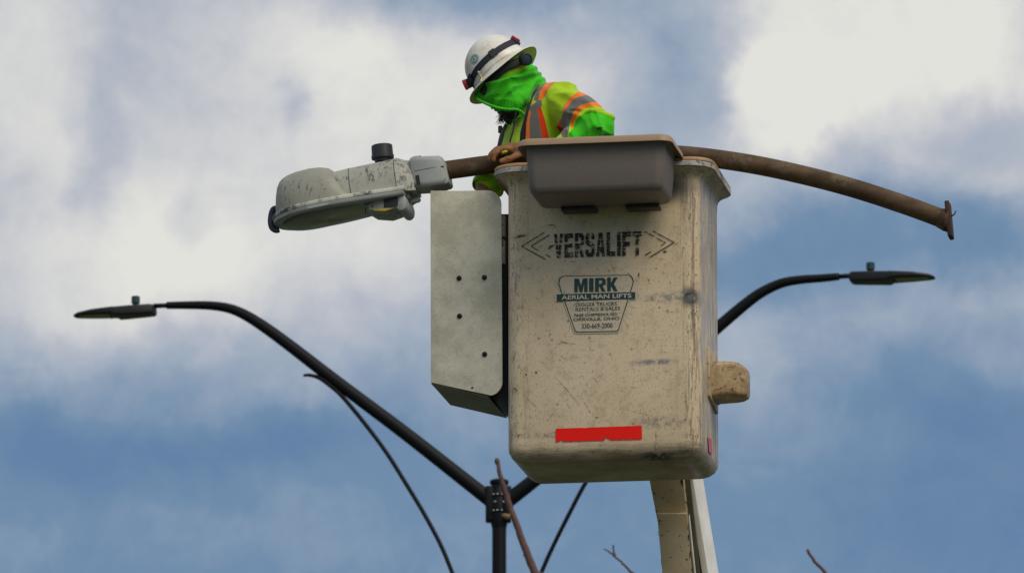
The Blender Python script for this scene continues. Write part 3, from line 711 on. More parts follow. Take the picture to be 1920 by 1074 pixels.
part('warning_tag', lprism([(875, 622), (985, 612), (1005, 618), (960, 634), (880, 632)], -.0875, -.0857, 0), M_yel, old, sm=False)
part('rear_hook', lprism([(1115, 520), (1150, 512), (1165, 503), (1183, 505), (1185, 520), (1172, 533), (1120, 545)], -.012, .012, .002), M_slip, old)
part('tether_pin', tube([LM @ ll(812, 598, -.07), LM @ ll(815, 648, -.07)], .0016, 6), M_rub, old)
lat = [LM @ ll(X, Y, -.012) for X, Y in ((160, 590), (135, 592), (120, 625), (114, 680), (124, 722), (150, 740), (172, 735))]
part('nose_latch', tube(cr(lat, 4), .0050, 8, True, 2.6, up=Vector((1, 0, 0))), plain("dark_blue_black_latch", (.035, .032, .06), .4), old)
# clamp neck cover
neck = [[LM @ (ll(X, (Yt + Yb) / 2) + Vector((0, p.x, p.y))) for p in rr(wy, (Yb - Yt) * K, .022, 0, 6)] for X, Yt, Yb, wy in ((1140, 232, 466, .118), (1158, 222, 463, .128), (1250, 216, 458, .128), (1350, 212, 437, .124), (1368, 220, 424, .112), (1392, 266, 408, .095))]
part('clamp_cover', loft([[p for p in rg] for rg in neck]), M_slip, old, auto=40)
part('clamp_seam', loft([[LM @ (ll(X, Y) + Vector((0, p.x, p.y))) for p in rr(wy, .0022, .001, 0, 2)] for X, Y, wy in ((1163, 338, .1296), (1250, 322, .1298), (1372, 300, .122))]), M_dark, old, sm=False)
part('cover_notch', lprism([(1170, 372), (1195, 366), (1206, 436), (1180, 438)], -.0662, -.0640, 0), M_dark, old, sm=False)
part('cover_clip', lprism([(1140, 218), (1198, 210), (1200, 218), (1142, 228)], -.03, .03, .001), M_slip, old)
part('clamp_lower_tab', lprism([(1370, 350), (1396, 360), (1404, 405), (1390, 422), (1340, 430)], -.05, .05, .003), M_slip, old)
PCm = LM @ Matrix.Translation(ll(915, 246))
# photocell stands with its axis tilted like the lamp
part('photocell', lathe([(.030, .0), (.031, .012), (.0415, .013), (.0418, .024), (.0395, .026), (.0388, .060), (.0365, .063), (.0, .0635)], PCm @ Matrix.Rotation(R(5), 4, 'Y'), 24, False), M_pc, old, auto=35)

# ------------------------------------------------------------------ new twin-arm street light, farther away
def Yl(px): return 60.0 - (px - 936) * .00075
LX = 15600 / 61.3
pole_base = at(936, 900, 60.0); pole_base.z = 0
MP = T(pole_base)
newl = reg(root('twin_arm_street_light', 'black steel pole with two curved arms and flat lamp heads behind the bucket', 'street light', MP), MP)
px_, py_, _ = pole_base
ztop_ = at(936, 902, 60).z
part('pole', lathe([(.16, 0), (.16, .03), (.11, .05), (.075, .12), (.062, 3), (.052, ztop_ - .42), (.053, ztop_ - .34)], T((px_, py_, 0)), 20), M_blk, newl, auto=40)
part('pole_sleeve', lathe([(.054, ztop_ - .345), (.062, ztop_ - .31), (.066, ztop_ - .29), (.066, ztop_ - .08), (.058, ztop_ - .07), (.058, ztop_ - .02)], T((px_, py_, 0)), 20), M_blk, newl, auto=40)
part('pole_cap', lathe([(.062, ztop_ - .022), (.069, ztop_ - .018), (.069, ztop_ + .006), (.05, ztop_ + .014), (0, ztop_ + .018)], T((px_, py_, 0)), 20, False), M_blk, newl, auto=40)
for zz in (929, 959):
    z_ = at(936, zz, 60).z
    part('clamp_band', lathe([(.0675, z_ - .010), (.071, z_ - .007), (.071, z_ + .005), (.0675, z_ + .008)], T((px_, py_, 0)), 20, False), M_blk, newl)
    for dx_ in (-.042, -.015, .02, .045):
        part('bolt', rbox(.014, .012, .010, .003, None, (px_ + dx_, py_ - math.sqrt(.071 ** 2 - dx_ ** 2) - .004, z_)), M_steel, newl)
for dx_ in (-.03, .032): part('bolt', rbox(.013, .012, .013, .003, None, (px_ + dx_, py_ - .066, at(936, 943, 60).z)), M_steel, newl)
def lp(x, y): return at(x, y, Yl(x))
armL = cr([lp(*p) for p in ((925, 941), (880, 906), (760, 812), (640, 722), (540, 645), (490, 609), (455, 588), (425, 577), (390, 572.5), (350, 572), (313, 572.5))], 6)
armR = cr([lp(*p) for p in ((950, 940), (1010, 893), (1130, 795), (1260, 688), (1350, 610), (1400, 568), (1430, 547), (1465, 531), (1500, 524.5), (1540, 521.5), (1573, 518.5))], 6)
def taper(n, a, b_): return [a + (b_ - a) * i / (n - 1) for i in range(n)]
for pth, tip in ((armL, (288, 573.5)), (armR, (1600, 516.5))):
    a_ = part('arm', tube(pth, taper(len(pth), .056, .0275), 14), M_blk, newl)
    part('arm_tenon', tube([pth[-2], lp(*tip)], .0185, 12), M_blk, newl)
for x_ in (912, 957):
    part('arm_shoe', rbox(.06, .12, .26, .01, None, tuple(lp(x_ + (6 if x_ < 936 else -6), 945))), M_blk, newl)
brL = cr([lp(*p) + Vector((0, -.02, 0)) for p in ((569, 704.5), (580, 704), (596, 708), (612, 718), (640, 742), (682, 792), (724, 848), (760, 905), (795, 963), (826, 1021), (848, 1074), (884, 1170), (912, 1270), (924, 1360))], 5)
brR = cr([lp(*p) + Vector((0, -.02, 0)) for p in ((1318, 655), (1300, 659), (1282, 668), (1235, 715), (1190, 768), (1150, 825), (1100, 902), (1068, 962), (1040, 1018), (1015, 1074), (980, 1170), (955, 1270), (946, 1360))], 5)
for pth in (brL, brR): part('arm_brace', tube(pth, [.010 + .006 * min(1, i / 12) for i in range(len(pth))], 10), M_blk, newl)
def led_head(o_w, e_w, mirror):
    """lamp head between the arm end o_w and its tip e_w"""
    ex_ = (e_w - o_w).normalized(); ey_ = Vector((0, 1, 0)); ey_ = (ey_ - ex_ * ey_.dot(ex_)).normalized(); ez_ = ex_.cross(ey_)
    if ez_.z < 0: ez_ = -ez_
    M_ = Matrix((ex_.to_tuple(), ey_.to_tuple(), ez_.to_tuple())).transposed().to_4x4(); M_.translation = o_w
    Ln = (e_w - o_w).length
    secs = []
    for f_, w_, h_, zc in ((0, .055, .045, 0), (.01, .07, .062, 0), (.04, .085, .070, 0), (.30, .10, .070, -.002), (.46, .115, .064, -.004), (.50, .118, .05, .004), (.75, .112, .036, .004), (.93, .08, .022, .0), (.985, .05, .014, -.004), (1.0, .025, .008, -.005)):
        secs.append([M_ @ Vector((f_ * Ln, p.x, p.y + zc)) for p in rr(w_ * 2, h_, .013, 0, 4)])
    h_ = part('lamp_head', loft(secs), M_blk2, newl, auto=35)
    part('led_window', loft([[M_ @ Vector((f_ * Ln, p.x, z_)) for p in rr(.15, .001, .0004, 0, 1)] for f_, z_ in ((.56, -.0215), (.9, -.0135))]) if False else
         ([M_ @ Vector((a * Ln, b_, c_)) for a, b_, c_ in ((.55, -.085, -.0225), (.55, .085, -.0225), (.92, .06, -.0125), (.92, -.06, -.0125))], [(0, 1, 2, 3)]), M_led, h_, sm=False)
    Q = Matrix.Translation(M_ @ Vector((.24 * Ln, 0, .034)))
    part('photocell_base', lathe([(.022, -.008), (.024, 0), (.024, .026)], Q, 14), M_rub, h_, auto=35)
    part('photocell', lathe([(.026, .026), (.032, .028), (.032, .075), (.028, .080), (0, .081)], Q, 16, False), M_grn, h_, auto=35)
    part('drip_pin', tube([M_ @ Vector((.53 * Ln, -.03, -.02)), M_ @ Vector((.53 * Ln, -.03, -.052))], .003, 6), M_blk2, h_)
led_head(lp(291, 581.0), lp(139, 592), False)
led_head(lp(1594, 521.5), lp(1753, 519), True)

# ------------------------------------------------------------------ bare young tree in front, only its twig tips reach the view
TY = 20.0
def tp(x, y, dy=0): return at(x, y, TY + dy)
fork = Vector((.35, TY + .1, 3.2))
MTt = T((fork.x + .03, TY + .12, 0))
tree = reg(root('young_bare_tree', 'leafless young tree whose reddish twig tips poke up below the bucket', 'tree', MTt), MTt)
part('trunk', tube(cr([(fork.x + .03, TY + .12, 0), (fork.x + .06, TY + .1, 1.2), (fork.x - .02, TY + .13, 2.3), tuple(fork)], 6), taper(19, .055, .028), 12), M_bark, tree)
def twig(pts_, r0, r1, seed, bud=True, name='branch', pw=1.2):
    rnd = random.Random(seed); P = cr([Vector(p) for p in pts_], 7); n = len(P); rr_ = []
    for i in range(n):
        r_ = r1 + (r0 - r1) * (1 - i / (n - 1)) ** pw; r_ *= 1 + .22 * max(0, noise.noise(Vector((i * .9, seed, 0)))) 
        rr_.append(r_)
        P[i] = P[i] + Vector((rnd.uniform(-1, 1), rnd.uniform(-1, 1), rnd.uniform(-1, 1))) * .0012
    if bud: rr_[-1] *= .5; rr_[-2] *= 1.45; rr_[-3] *= 1.35
    part(name, tube(P, rr_, 9), M_bark, tree)
    return P
a = twig([fork, (.24, TY + .05, 4.2), tuple(tp(1030, 1150)), tuple(tp(1003, 1074)), tuple(tp(978, 1010)), tuple(tp(958, 955)), tuple(tp(946, 915)), tuple(tp(937, 885)), tuple(tp(931, 859))], .0135, .0046, 1)
part('spur', tube([tp(957, 968, -.01), tp(950, 968, -.01), tp(941, 964, -.01)], [.006, .008, .003], 8), plain("tan_bud", (.20, .13, .06), .8), tree)
part('spur', tube([tp(988, 1034), tp(984, 1040), tp(981, 1041)], [.005, .004, .002], 8), M_bark, tree)
b_ = twig([fork, (.47, TY + .05, 4.1), (.44, TY + .03, 4.6), tuple(tp(1225, 1125)), tuple(tp(1188, 1076)), tuple(tp(1165, 1053)), tuple(tp(1153, 1041)), tuple(tp(1149, 1021))], .014, .0022, 2, False, pw=2.6)
twig([tuple(tp(1154, 1042)), tuple(tp(1145, 1036)), tuple(tp(1133, 1028))], .0028, .0016, 3, False, 'side_twig')
c_ = twig([fork, (.80, TY + .1, 4.1), (.88, TY + .06, 4.6), tuple(tp(1590, 1140)), tuple(tp(1548, 1074)), tuple(tp(1528, 1052)), tuple(tp(1513, 1029))], .014, .0036, 4, False, pw=2.2)
twig([(.30, TY, 3.9), (.62, TY - .3, 4.5), (.75, TY - .5, 4.95)], .010, .003, 5)
twig([(.27, TY, 3.8), (.0, TY + .4, 4.4), (-.2, TY + .5, 4.9)], .010, .003, 6)
# ------------------------------------------------------------------ the worker
HY = 29.62
def pp(x, y, Y=HY): return at(x, y, Y)
floor_z = org.z + .022
MPn = T((pp(1050, 400, 29.70).x, 29.70, floor_z))
man = reg(root('person', 'person in white hard hat, green face gaiter and lime high-visibility shirt leaning left', 'person', MPn), MPn)
def fabric(name, base, weave=900, rough=.85, zones=(), bstr=.25, mesh=False):
    m, t, b = mat(name, base, rough, 0, .25); o = objc(t)
    b.inputs['Sheen Weight'].default_value = .25
    c = mixc(t, smooth(t, noise_n(t, o, 14, 5, .6).outputs[0], .3, .7), tuple(x * .86 for x in base), tuple(min(1, x * 1.1) for x in base))
    if mesh:
        k = nd(t, 'ShaderNodeTexChecker'); k.inputs['Scale'].default_value = 260; t.links.new(o, k.inputs['Vector'])
        c = mixc(t, mth(t, 'MULTIPLY', k.outputs['Fac'], .22), c, tuple(x * .35 for x in base))
    for at_, col in zones:
        a = nd(t, 'ShaderNodeAttribute', attribute_name=at_); c = mixc(t, smooth(t, a.outputs['Fac'], -.25, .25), c, col)
    dk = smooth(t, noise_n(t, o, 7, 5, .7).outputs[0], .64, .78, 0, .22); c = mixc(t, dk, c, (.05, .07, .01))
    t.links.new(c, b.inputs['Base Color']); bump(t, b, noise_n(t, o, weave, 2, .5).outputs[0], bstr, .001); return m
GREEN = (.045, .56, .006); LIME = (.45, .70, .010)
M_green = fabric("bright_green_knit", GREEN)
M_shirt = fabric("lime_mesh_shirt", LIME, zones=(('green', GREEN), ('orange', (.95, .20, .015)), ('redor', (.85, .06, .01)), ('grey', (.17, .165, .15)), ('navy', (.012, .014, .028)), ('dirt', (.04, .06, .01))), mesh=True)
M_skin = plain("skin", (.28, .14, .09), .5, 0, .1)
M_glove = plain("brown_leather_glove", (.25, .115, .040), .7, 0, .45, 22, .7)
M_hair = plain("black_beard", (.010, .008, .008), .8)
M_navy = plain("navy_webbing", (.012, .014, .026), .7)
M_jean = fabric("dark_blue_denim", (.03, .045, .08)); M_boot = plain("brown_boot_leather", (.08, .05, .03), .6)

def sdf(px, py, poly):
    P = np.array(poly, float); n = len(P); d = np.full(px.shape, 1e9); ins = np.zeros(px.shape, bool)
    for i in range(n):
        a = P[i]; b_ = P[(i + 1) % n]; ab = b_ - a; L2 = (ab ** 2).sum() + 1e-9
        tt = np.clip(((px - a[0]) * ab[0] + (py - a[1]) * ab[1]) / L2, 0, 1)
        d = np.minimum(d, np.hypot(px - a[0] - tt * ab[0], py - a[1] - tt * ab[1]))
        cr_ = ((a[1] > py) != (b_[1] > py)) & (px < (b_[0] - a[0]) * (py - a[1]) / (b_[1] - a[1] + 1e-12) + a[0]); ins ^= cr_
    return np.where(ins, d, -d)
Q1 = lambda pts_: [(840 + x / 4.13, 40 + y / 4.13) for x, y in pts_]
zone = {
    'orange': [Q1([(790, 462), (872, 448), (800, 500), (735, 610), (698, 612), (715, 540), (750, 490)]), Q1([(612, 700), (645, 690), (633, 760), (634, 940), (602, 940), (604, 800)]), Q1([(648, 610), (664, 590), (655, 640), (642, 650)]),
               Q1([(880, 742), (900, 650), (950, 590), (1008, 548), (1110, 540), (1134, 588), (1060, 575), (980, 600), (905, 692)]),
               Q1([(950, 775), (975, 700), (1030, 650), (1110, 630), (1190, 628), (1226, 676), (1120, 656), (1040, 680), (1000, 740), (962, 838)]), Q1([(385, 790), (440, 740), (430, 800), (390, 890)])],
    'redor': [Q1([(690, 672), (722, 664), (752, 770), (790, 940), (735, 940), (712, 800)]), Q1([(838, 822), (882, 738), (876, 868)])],
    'grey': [Q1([(735, 480), (780, 458), (812, 456), (750, 492), (715, 540), (700, 612), (729, 614), (727, 664), (690, 676), (712, 800), (734, 940), (634, 940), (633, 760), (645, 695), (624, 700), (632, 660), (650, 650), (690, 620), (664, 612), (690, 540)]),
             Q1([(876, 868), (882, 738), (905, 690), (980, 600), (1060, 575), (1134, 588), (1190, 630), (1110, 631), (1030, 650), (975, 700), (950, 772), (940, 850), (905, 950)])],
    'navy': [Q1([(690, 490), (728, 478), (690, 540), (655, 600), (628, 690), (608, 790), (600, 940), (552, 940), (560, 860), (590, 740), (620, 620)]), Q1([(455, 800), (475, 790), (440, 860), (415, 960), (370, 960), (385, 880), (410, 830)])],
    'green': [Q1([(890, 960), (930, 885), (1000, 762), (1060, 712), (1110, 697), (1200, 714), (1262, 742), (1340, 800), (1340, 960)])],
    'dirt': [Q1([(1150, 832), (1160, 818), (1172, 826), (1178, 806), (1190, 820), (1208, 824), (1192, 834), (1184, 848), (1172, 838), (1160, 846)])],
}
def garment(name, prims, mat_, voxel=.0055, it=8, zones=None, folds=None, label=None):
    vs, fs, ns = remesh(prims, voxel, it)
    if folds:
        vs = [v + n * folds(v, n) for v, n in zip(vs, ns)]
    at_ = {}
    if zones:
        q_ = np.array([proj(v) for v in vs])
        for k_, polys in zone.items():
            at_[k_] = np.clip(np.max([sdf(q_[:, 0], q_[:, 1], p_) for p_ in polys], axis=0), -6, 6)
        hem = at_['green']                            # the lime sleeve ends in a raised hem over the green one
        vs = [v + n * (.004 * math.exp(-((h + 2.5) / 2.2) ** 2) - (.003 if h > 0 else 0)) for v, n, h in zip(vs, ns, hem)]
        for k_ in ('orange', 'grey', 'redor'):
            vs = [v + n * (.0012 if s_ > 0 else 0) for v, n, s_ in zip(vs, ns, at_[k_])]
    return part(name, (vs, fs, at_), mat_, man, label=label)
def E(x, y, Y, rx, ry, rz): return (pp(x, y, Y), (rx, ry, rz), None)
def Bl(x, y, Y, r): return (pp(x, y, Y), (r, r, r), None)
hg = hullgeo
# head frame: hx face direction, hz crown, hy towards the camera side
R_, U_, F_ = Vector((1, 0, 0)), Vector((0, -SP, CP)), Vector((0, -CP, -SP))
ti = R(-20)
hz = ((R_ * -.64 + U_ * .768) * math.cos(ti) + F_ * math.sin(ti)).normalized()
hx = (R_ * -.768 + U_ * -.64).normalized(); hx = (hx - hz * hx.dot(hz)).normalized(); hy = hz.cross(hx)
if hy.dot(F_) < 0: hy = -hy
HC = pp(943, 134, HY)
HM = Matrix((hx.to_tuple(), hy.to_tuple(), hz.to_tuple())).transposed().to_4x4(); HM.translation = HC
HR = HM.to_3x3()
def hp(x, y, z): return HM @ Vector((x, y, z))

# body: one continuous figure, mostly under its clothes
hip = (1062, 430, 29.70)
legs = []
for Yk, kx in ((29.62, 1040), (29.79, 1060)):
    hipj = pp(1062, 440, Yk); knee = Vector((pp(kx - 25, 400, Yk).x, Yk, floor_z + .47)); ank = Vector((pp(kx + 40, 400, Yk).x, Yk, floor_z + .10)); toe = ank + Vector((-.13, 0, -.055))
    legs += [cap(hipj, .078, knee, .055), cap(knee, .052, ank, .036), cap(ank, .036, toe, .026)]
hand_r = pp(902, 372, 29.66)
fr = []
for i in range(4):
    b0 = hand_r + Vector((-.012, -.03 + i * .02, -.035)); b1 = b0 + Vector((-.012, 0, -.034)); b2 = b1 + Vector((.004, 0, -.024)); b3 = b2 + Vector((.014, 0, -.014))
    fr += [cap(b0, .0095, b1, .009), cap(b1, .009, b2, .0082), cap(b2, .0082, b3, .007)]
fr += [cap(hand_r + Vector((-.005, -.03, 0)), .011, hand_r + Vector((-.03, -.05, -.03)), .0095), cap(hand_r + Vector((-.03, -.05, -.03)), .0095, hand_r + Vector((-.035, -.045, -.055)), .008)]
body = [hg([(hp(0, 0, .005), (.082, .063, .082), HR), (hp(.035, 0, -.075), (.045, .05, .05), HR)]), hg([(hp(.095, 0, -.035), (.014, .012, .022), HR), (hp(.075, 0, -.01), (.012, .010, .01), HR)]),
        hg([(hp(.076, 0, -.075), (.010, .024, .008), HR)]), hg([(hp(-.005, .066, -.02), (.016, .006, .026), HR)]), hg([(hp(-.005, -.066, -.02), (.016, .006, .026), HR)]),
        cap(hp(-.02, 0, -.07), .040, pp(1000, 185, 29.68), .045), hg([E(1022, 218, 29.69, .06, .11, .065), E(1005, 300, 29.72, .09, .11, .10), E(*hip, .10, .12, .10)]),
        cap(pp(1052, 192, 29.56), .055, pp(1113, 243, 29.50), .045), cap(pp(1113, 243, 29.50), .043, pp(1030, 284, 29.50), .028), cap(pp(1030, 284, 29.50), .028, pp(972, 281, 29.52), .026),
        cap(pp(985, 215, 29.84), .05, pp(952, 292, 29.80), .042), cap(pp(952, 292, 29.80), .040, pp(908, 345, 29.68), .027), cap(pp(908, 345, 29.68), .026, hand_r, .032)] + fr + legs
bv, bf, bn = remesh(body, .0055, 3)
part('body', (bv, bf), M_skin, man)
part('trousers', remesh([cap(pp(1062, 440, 29.62), .10, Vector((pp(1015, 400, 29.62).x, 29.61, floor_z + .47)), .075), cap(Vector((pp(1015, 400, 29.62).x, 29.61, floor_z + .47)), .073, Vector((pp(1080, 400, 29.6).x, 29.62, floor_z + .12)), .06),
                         cap(pp(1062, 440, 29.78), .10, Vector((pp(1035, 400, 29.62).x, 29.79, floor_z + .47)), .075), cap(Vector((pp(1035, 400, 29.62).x, 29.79, floor_z + .47)), .073, Vector((pp(1100, 400, 29.6).x, 29.79, floor_z + .12)), .06),
                         hg([E(1058, 400, 29.70, .13, .16, .09), E(1062, 440, 29.70, .125, .155, .08)])], .01, 4)[:2], M_jean, man)
for Yk, kx in ((29.62, 1080), (29.79, 1100)):
    ank = Vector((pp(kx, 400, Yk).x, Yk, floor_z + .10)); toe = ank + Vector((-.14, 0, -.055))
    part('boot', remesh([cap(ank + Vector((0, 0, .06)), .052, ank + Vector((.01, 0, -.045)), .052), cap(ank + Vector((0, 0, -.05)), .048, toe, .042)], .008, 3)[:2], M_boot, man)

def shirt_fold(v, n):
    a = noise.noise(v * 9) * .004 + noise.noise(v * 22) * .0022
    x, y = proj(v)
    # pull creases fanning out of the armpit and across the sleeve
    a += .0075 * (1 - 2 * abs(math.sin(math.hypot(x - 1052, y - 262) * .12 + 2.6 * noise.noise(v * 7)))) * max(0, min(1, (x - 1030) / 40)) * (.6 + noise.noise(v * 5))
    d_ = (x - 1085) * .45 + (y - 215) * .9
    if y > 205 and x > 1066: a += .0100 * (1 - 2 * abs(math.sin(math.atan2(y - 262, x - 1160) * 4.2 + d_ * .03 + 2.0 * noise.noise(v * 8)))) * (.8 + .6 * noise.noise(v * 6 + Vector((3, 0, 0)))) * (1 - max(0, min(1, (x - 1130) / 20)))
    return a
shirt = garment('hi_vis_shirt', [
    hg([E(1024, 213, 29.68, .100, .16, .095), E(1003, 300, 29.71, .142, .155, .12)]), hg([E(1003, 300, 29.71, .142, .155, .12), E(1056, 420, 29.70, .13, .16, .10)]),
    hg([E(1028, 195, 29.66, .085, .13, .075), E(1050, 196, 29.60, .08, .08, .082)]),
    cap(pp(1054, 193, 29.57), .079, pp(1088, 215, 29.52), .079), cap(pp(1088, 215, 29.52), .080, pp(1117, 241, 29.50), .080),
    cap(pp(1116, 241, 29.50), .080, pp(1050, 288, 29.49), .054), cap(pp(1050, 288, 29.49), .054, pp(1004, 287, 29.49), .036),
    hg([E(1005, 178, 29.68, .05, .07, .04), E(1030, 190, 29.66, .07, .11, .06)]),
    cap(pp(986, 216, 29.83), .066, pp(958, 292, 29.79), .060), cap(pp(958, 292, 29.79), .060, pp(915, 342, 29.69), .050), cap(pp(930, 335, 29.70), .045, pp(934, 360, 29.70), .022)], M_shirt, .0045, 9, True, shirt_fold)
cuff = [pp(915, 340, 29.69), pp(911, 347, 29.685), pp(909, 352, 29.68)]
part('sleeve_cuff', tube(cuff, [.050, .0525, .049], 20, False), fabric('lime_cuff_knit', (.25, .66, .010)), man)

def gfold(v, n):
    x, y = proj(v); dx, dy = x - 1030, y - 118
    an = math.atan2(dy, -dx); r_ = math.hypot(dx, dy)
    rid = lambda q: 1 - 2 * abs(math.sin(q))
    a = .0130 * rid(an * 6.5 + 1.3 * noise.noise(v * 7) + .4) * max(0, min(1, (r_ - 30) / 40)) + .0045 * rid(an * 14 + 2.2 * noise.noise(v * 9)) * max(0, min(1, (r_ - 30) / 40)) + .0016 * math.sin(an * 17 + 1.6 * noise.noise(v * 8)) * max(0, min(1, (150 - r_) / 60)) * max(0, min(1, (r_ - 34) / 40)) + .0012 * math.sin(an * 23 + 2.4 * noise.noise(v * 10) + 1) * max(0, min(1, (r_ - 30) / 40)) + .004 * math.sin(y * .5 + x * .12 + 2 * noise.noise(v * 10)) * max(0, min(1, (50 - r_) / 30))
    if y > 190: a += .0022 * math.sin(x * .95)
    return a + noise.noise(v * 12) * .0035
garment('face_gaiter', [hg([Bl(906, 181, 29.62, .028), E(948, 150, 29.62, .075, .078, .075), E(931, 184, 29.60, .047, .066, .052), E(960, 182, 29.61, .062, .087, .066)]),
                        hg([E(962, 172, 29.62, .066, .085, .062), E(990, 156, 29.66, .060, .080, .064), E(985, 196, 29.65, .048, .10, .050)]),
                        hg([E(988, 146, 29.66, .050, .078, .056), E(1008, 168, 29.68, .045, .09, .045)]),
                        hg([E(958, 148, 29.62, .062, .090, .048), E(990, 140, 29.63, .040, .078, .042)]),
                        cap(pp(980, 205, 29.60), .030, pp(962, 232, 29.585), .016)], M_green, .0045, 7, None, gfold)
hem = cr([pp(x, y, Y) for x, y, Y in ((893, 180, 29.62), (897, 187, 29.59), (908, 193, 29.57), (922, 199, 29.555), (938, 203.5, 29.545), (954, 205.5, 29.54), (967, 205.5, 29.545), (976, 209, 29.555), (984, 218, 29.58))], 10)
part('gaiter_hem', tube(hem, [.0055 * (1 + .22 * noise.noise(Vector((i * .55, 3, 0)))) for i in range(len(hem))], 10), M_green, man)
part('drawcord', tube(cr([pp(966, 206, 29.525), pp(967, 216, 29.53), pp(964, 232, 29.54), pp(962, 246, 29.54), pp(957, 262, 29.545), pp(955, 275, 29.55)], 5), .0032, 8), M_rub, man)
rnd = random.Random(11); hairs = []
for _ in range(130):
    p = pp(rnd.uniform(936, 962), rnd.uniform(206, 226), rnd.uniform(29.57, 29.62)); d_ = Vector((rnd.uniform(-.018, .006), rnd.uniform(-.008, .004), rnd.uniform(-.022, -.008)))
    hairs.append(tube([p, p + d_ * .6, p + d_ * rnd.uniform(.9, 1.3) + Vector((rnd.uniform(-.004, .002), 0, 0))], [.0016, .0012, .0004], 4))
beard = garment('beard', [hg([Bl(944, 206, 29.60, .020), Bl(962, 208, 29.58, .026), Bl(954, 228, 29.60, .012)])], M_hair, .004, 3, None, lambda v, n: noise.noise(v * 90) * .004)
part('beard_strands', join(*hairs), M_hair, beard, kind='stuff')
part('chest_strap', tube(cr([pp(949, 235, 29.60), pp(942, 248, 29.585), pp(938, 262, 29.58), pp(935, 276, 29.58)], 4), .0085, 8, True, .5), M_navy, man)
part('strap_clip', rbox(.016, .02, .026, .004, Matrix.Translation(pp(938, 243, 29.60))), M_rub, man)

# glove closed over the pipe: palm, four curled fingers, thumb
gl = [hg([Bl(976, 282, 29.50, .028), Bl(955, 281, 29.52, .026), E(966, 280, 29.55, .03, .03, .02)]), cap(pp(1000, 277, 29.49), .036, pp(976, 281, 29.50), .030)]
for i, (dy_, lx, l_) in enumerate(((-.036, 0, 1.0), (-.014, -4, 1.08), (.008, -4, 1.04), (.030, 2, .9))):
    Yf = 29.525 + dy_
    k0 = pp(953 + lx, 279, Yf); k1 = pp(953 + lx - 17 * l_, 280 + 1, Yf); k2 = pp(953 + lx - 27 * l_, 290, Yf - .006); k3 = pp(953 + lx - 28 * l_, 300, Yf - .004)
    gl += [cap(k0, .0135, k1, .0125), cap(k1, .0125, k2, .0115), cap(k2, .0115, k3, .010)]
gl += [cap(pp(972, 290, 29.485), .014, pp(956, 298, 29.475), .0125), cap(pp(956, 298, 29.475), .0125, pp(940, 302, 29.475), .0105)]
garment('work_glove', gl, M_glove, .0035, 4, None, lambda v, n: noise.noise(v * 45) * .0030 + noise.noise(v * 110) * .0014)
part('glove_lining', remesh([hg([Bl(943, 286, 29.487, .007), Bl(949, 284, 29.484, .006)])], .0025, 2)[:2], plain("yellow_glove_lining", (.55, .60, .02), .8), man)

# hard hat ---------------------------------------------------------------
da, db, dh, dp = .114, .098, .146, 2.3; OX = .006
def dome(tt, z, off=0.0):
    f_ = (1 - min(.99999, max(0, z / dh)) ** dp) ** (1 / dp)
    x_, y_ = da * math.cos(tt) * f_, db * math.sin(tt) * f_
    rg_ = 0
    if z > .035:
        for yc, am in ((0, .0060), (.042, .0028), (-.042, .0028)): rg_ += am * math.exp(-((y_ - yc) / .010) ** 2) * min(1, (z - .035) / .04) * (1 if f_ > .05 else .8)
    n_ = Vector((x_ / da ** 2, y_ / db ** 2, max(z, 0) / dh ** 2)).normalized()
    return hp(OX, 0, 0) * 1 + HR @ (Vector((x_, y_, max(z, 0))) + n_ * (off + rg_))
secs = []; NT = 96
for zf in (0, .08, .16, .25, .34, .43, .52, .6, .68, .75, .81, .86, .90, .935, .962, .982, .995): secs.append([dome(2 * math.pi * k / NT, zf * dh) for k in range(NT)])
def hatmat():
    m, t, b = mat("hard_hat_white", (.78, .76, .70), .28); o = objc(t)
    c = mixc(t, smooth(t, noise_n(t, o, 8, 6, .7).outputs[0], .42, .68, 0, .9), (.80, .78, .70), (.56, .44, .27))
    c = mixc(t, mth(t, 'MULTIPLY', gblob(t, o, tuple(hp(.10, .03, .10) - MPn.translation), (.06, .08, .07), .1), .9), c, (.46, .29, .12))
    c = mixc(t, smooth(t, noise_n(t, o, 70, 4, .7).outputs[0], .66, .70, 0, .8), c, (.12, .08, .05)); t.links.new(c, b.inputs['Base Color'])
    bump(t, b, noise_n(t, o, 60, 3, .6).outputs[0], .06, .001); return m
M_hat = hatmat(); M_hatin = plain("hat_brim_underside", (.50, .44, .30), .5)
inner_ = [[dome(2 * math.pi * k / NT, z_, -.003) for k in range(NT)] for z_ in (.12, .08, .04, .0)]
hat = part('hard_hat', loft(secs), M_hat, man)
def brim(tt, f_, th=0.0):
    c_ = abs(math.cos(tt)); fr_ = max(0, math.cos(tt))
    out_ = (.020 + .018 * c_ ** 1.6 + .004 * fr_) * f_; dn = (.024 - .014 * c_ ** 2) * max(f_, 0) ** 1.15
    x_, y_ = (da + out_) * math.cos(tt), (db + out_) * math.sin(tt)
    return hp(OX, 0, 0) + HR @ Vector((x_, y_, -dn + th))
bsec = [[brim(2 * math.pi * k / NT, f_, th) for k in range(NT)] for f_, th in ((-.06, .002), (.12, .0012), (.35, .001), (.6, .001), (.85, .001), (1.0, .0014), (1.03, -.0008), (1.0, -.0028), (.85, -.0025), (.5, -.0025), (.1, -.0025), (-.1, -.002))]
part('hat_brim', loft(bsec, (False, False)), M_hat, hat)
part('brim_underside', loft([[brim(2 * math.pi * k / NT, f_, -.0034) for k in range(NT)] for f_ in (.97, .6, .2, -.12)], (False, False)), M_hatin, hat)
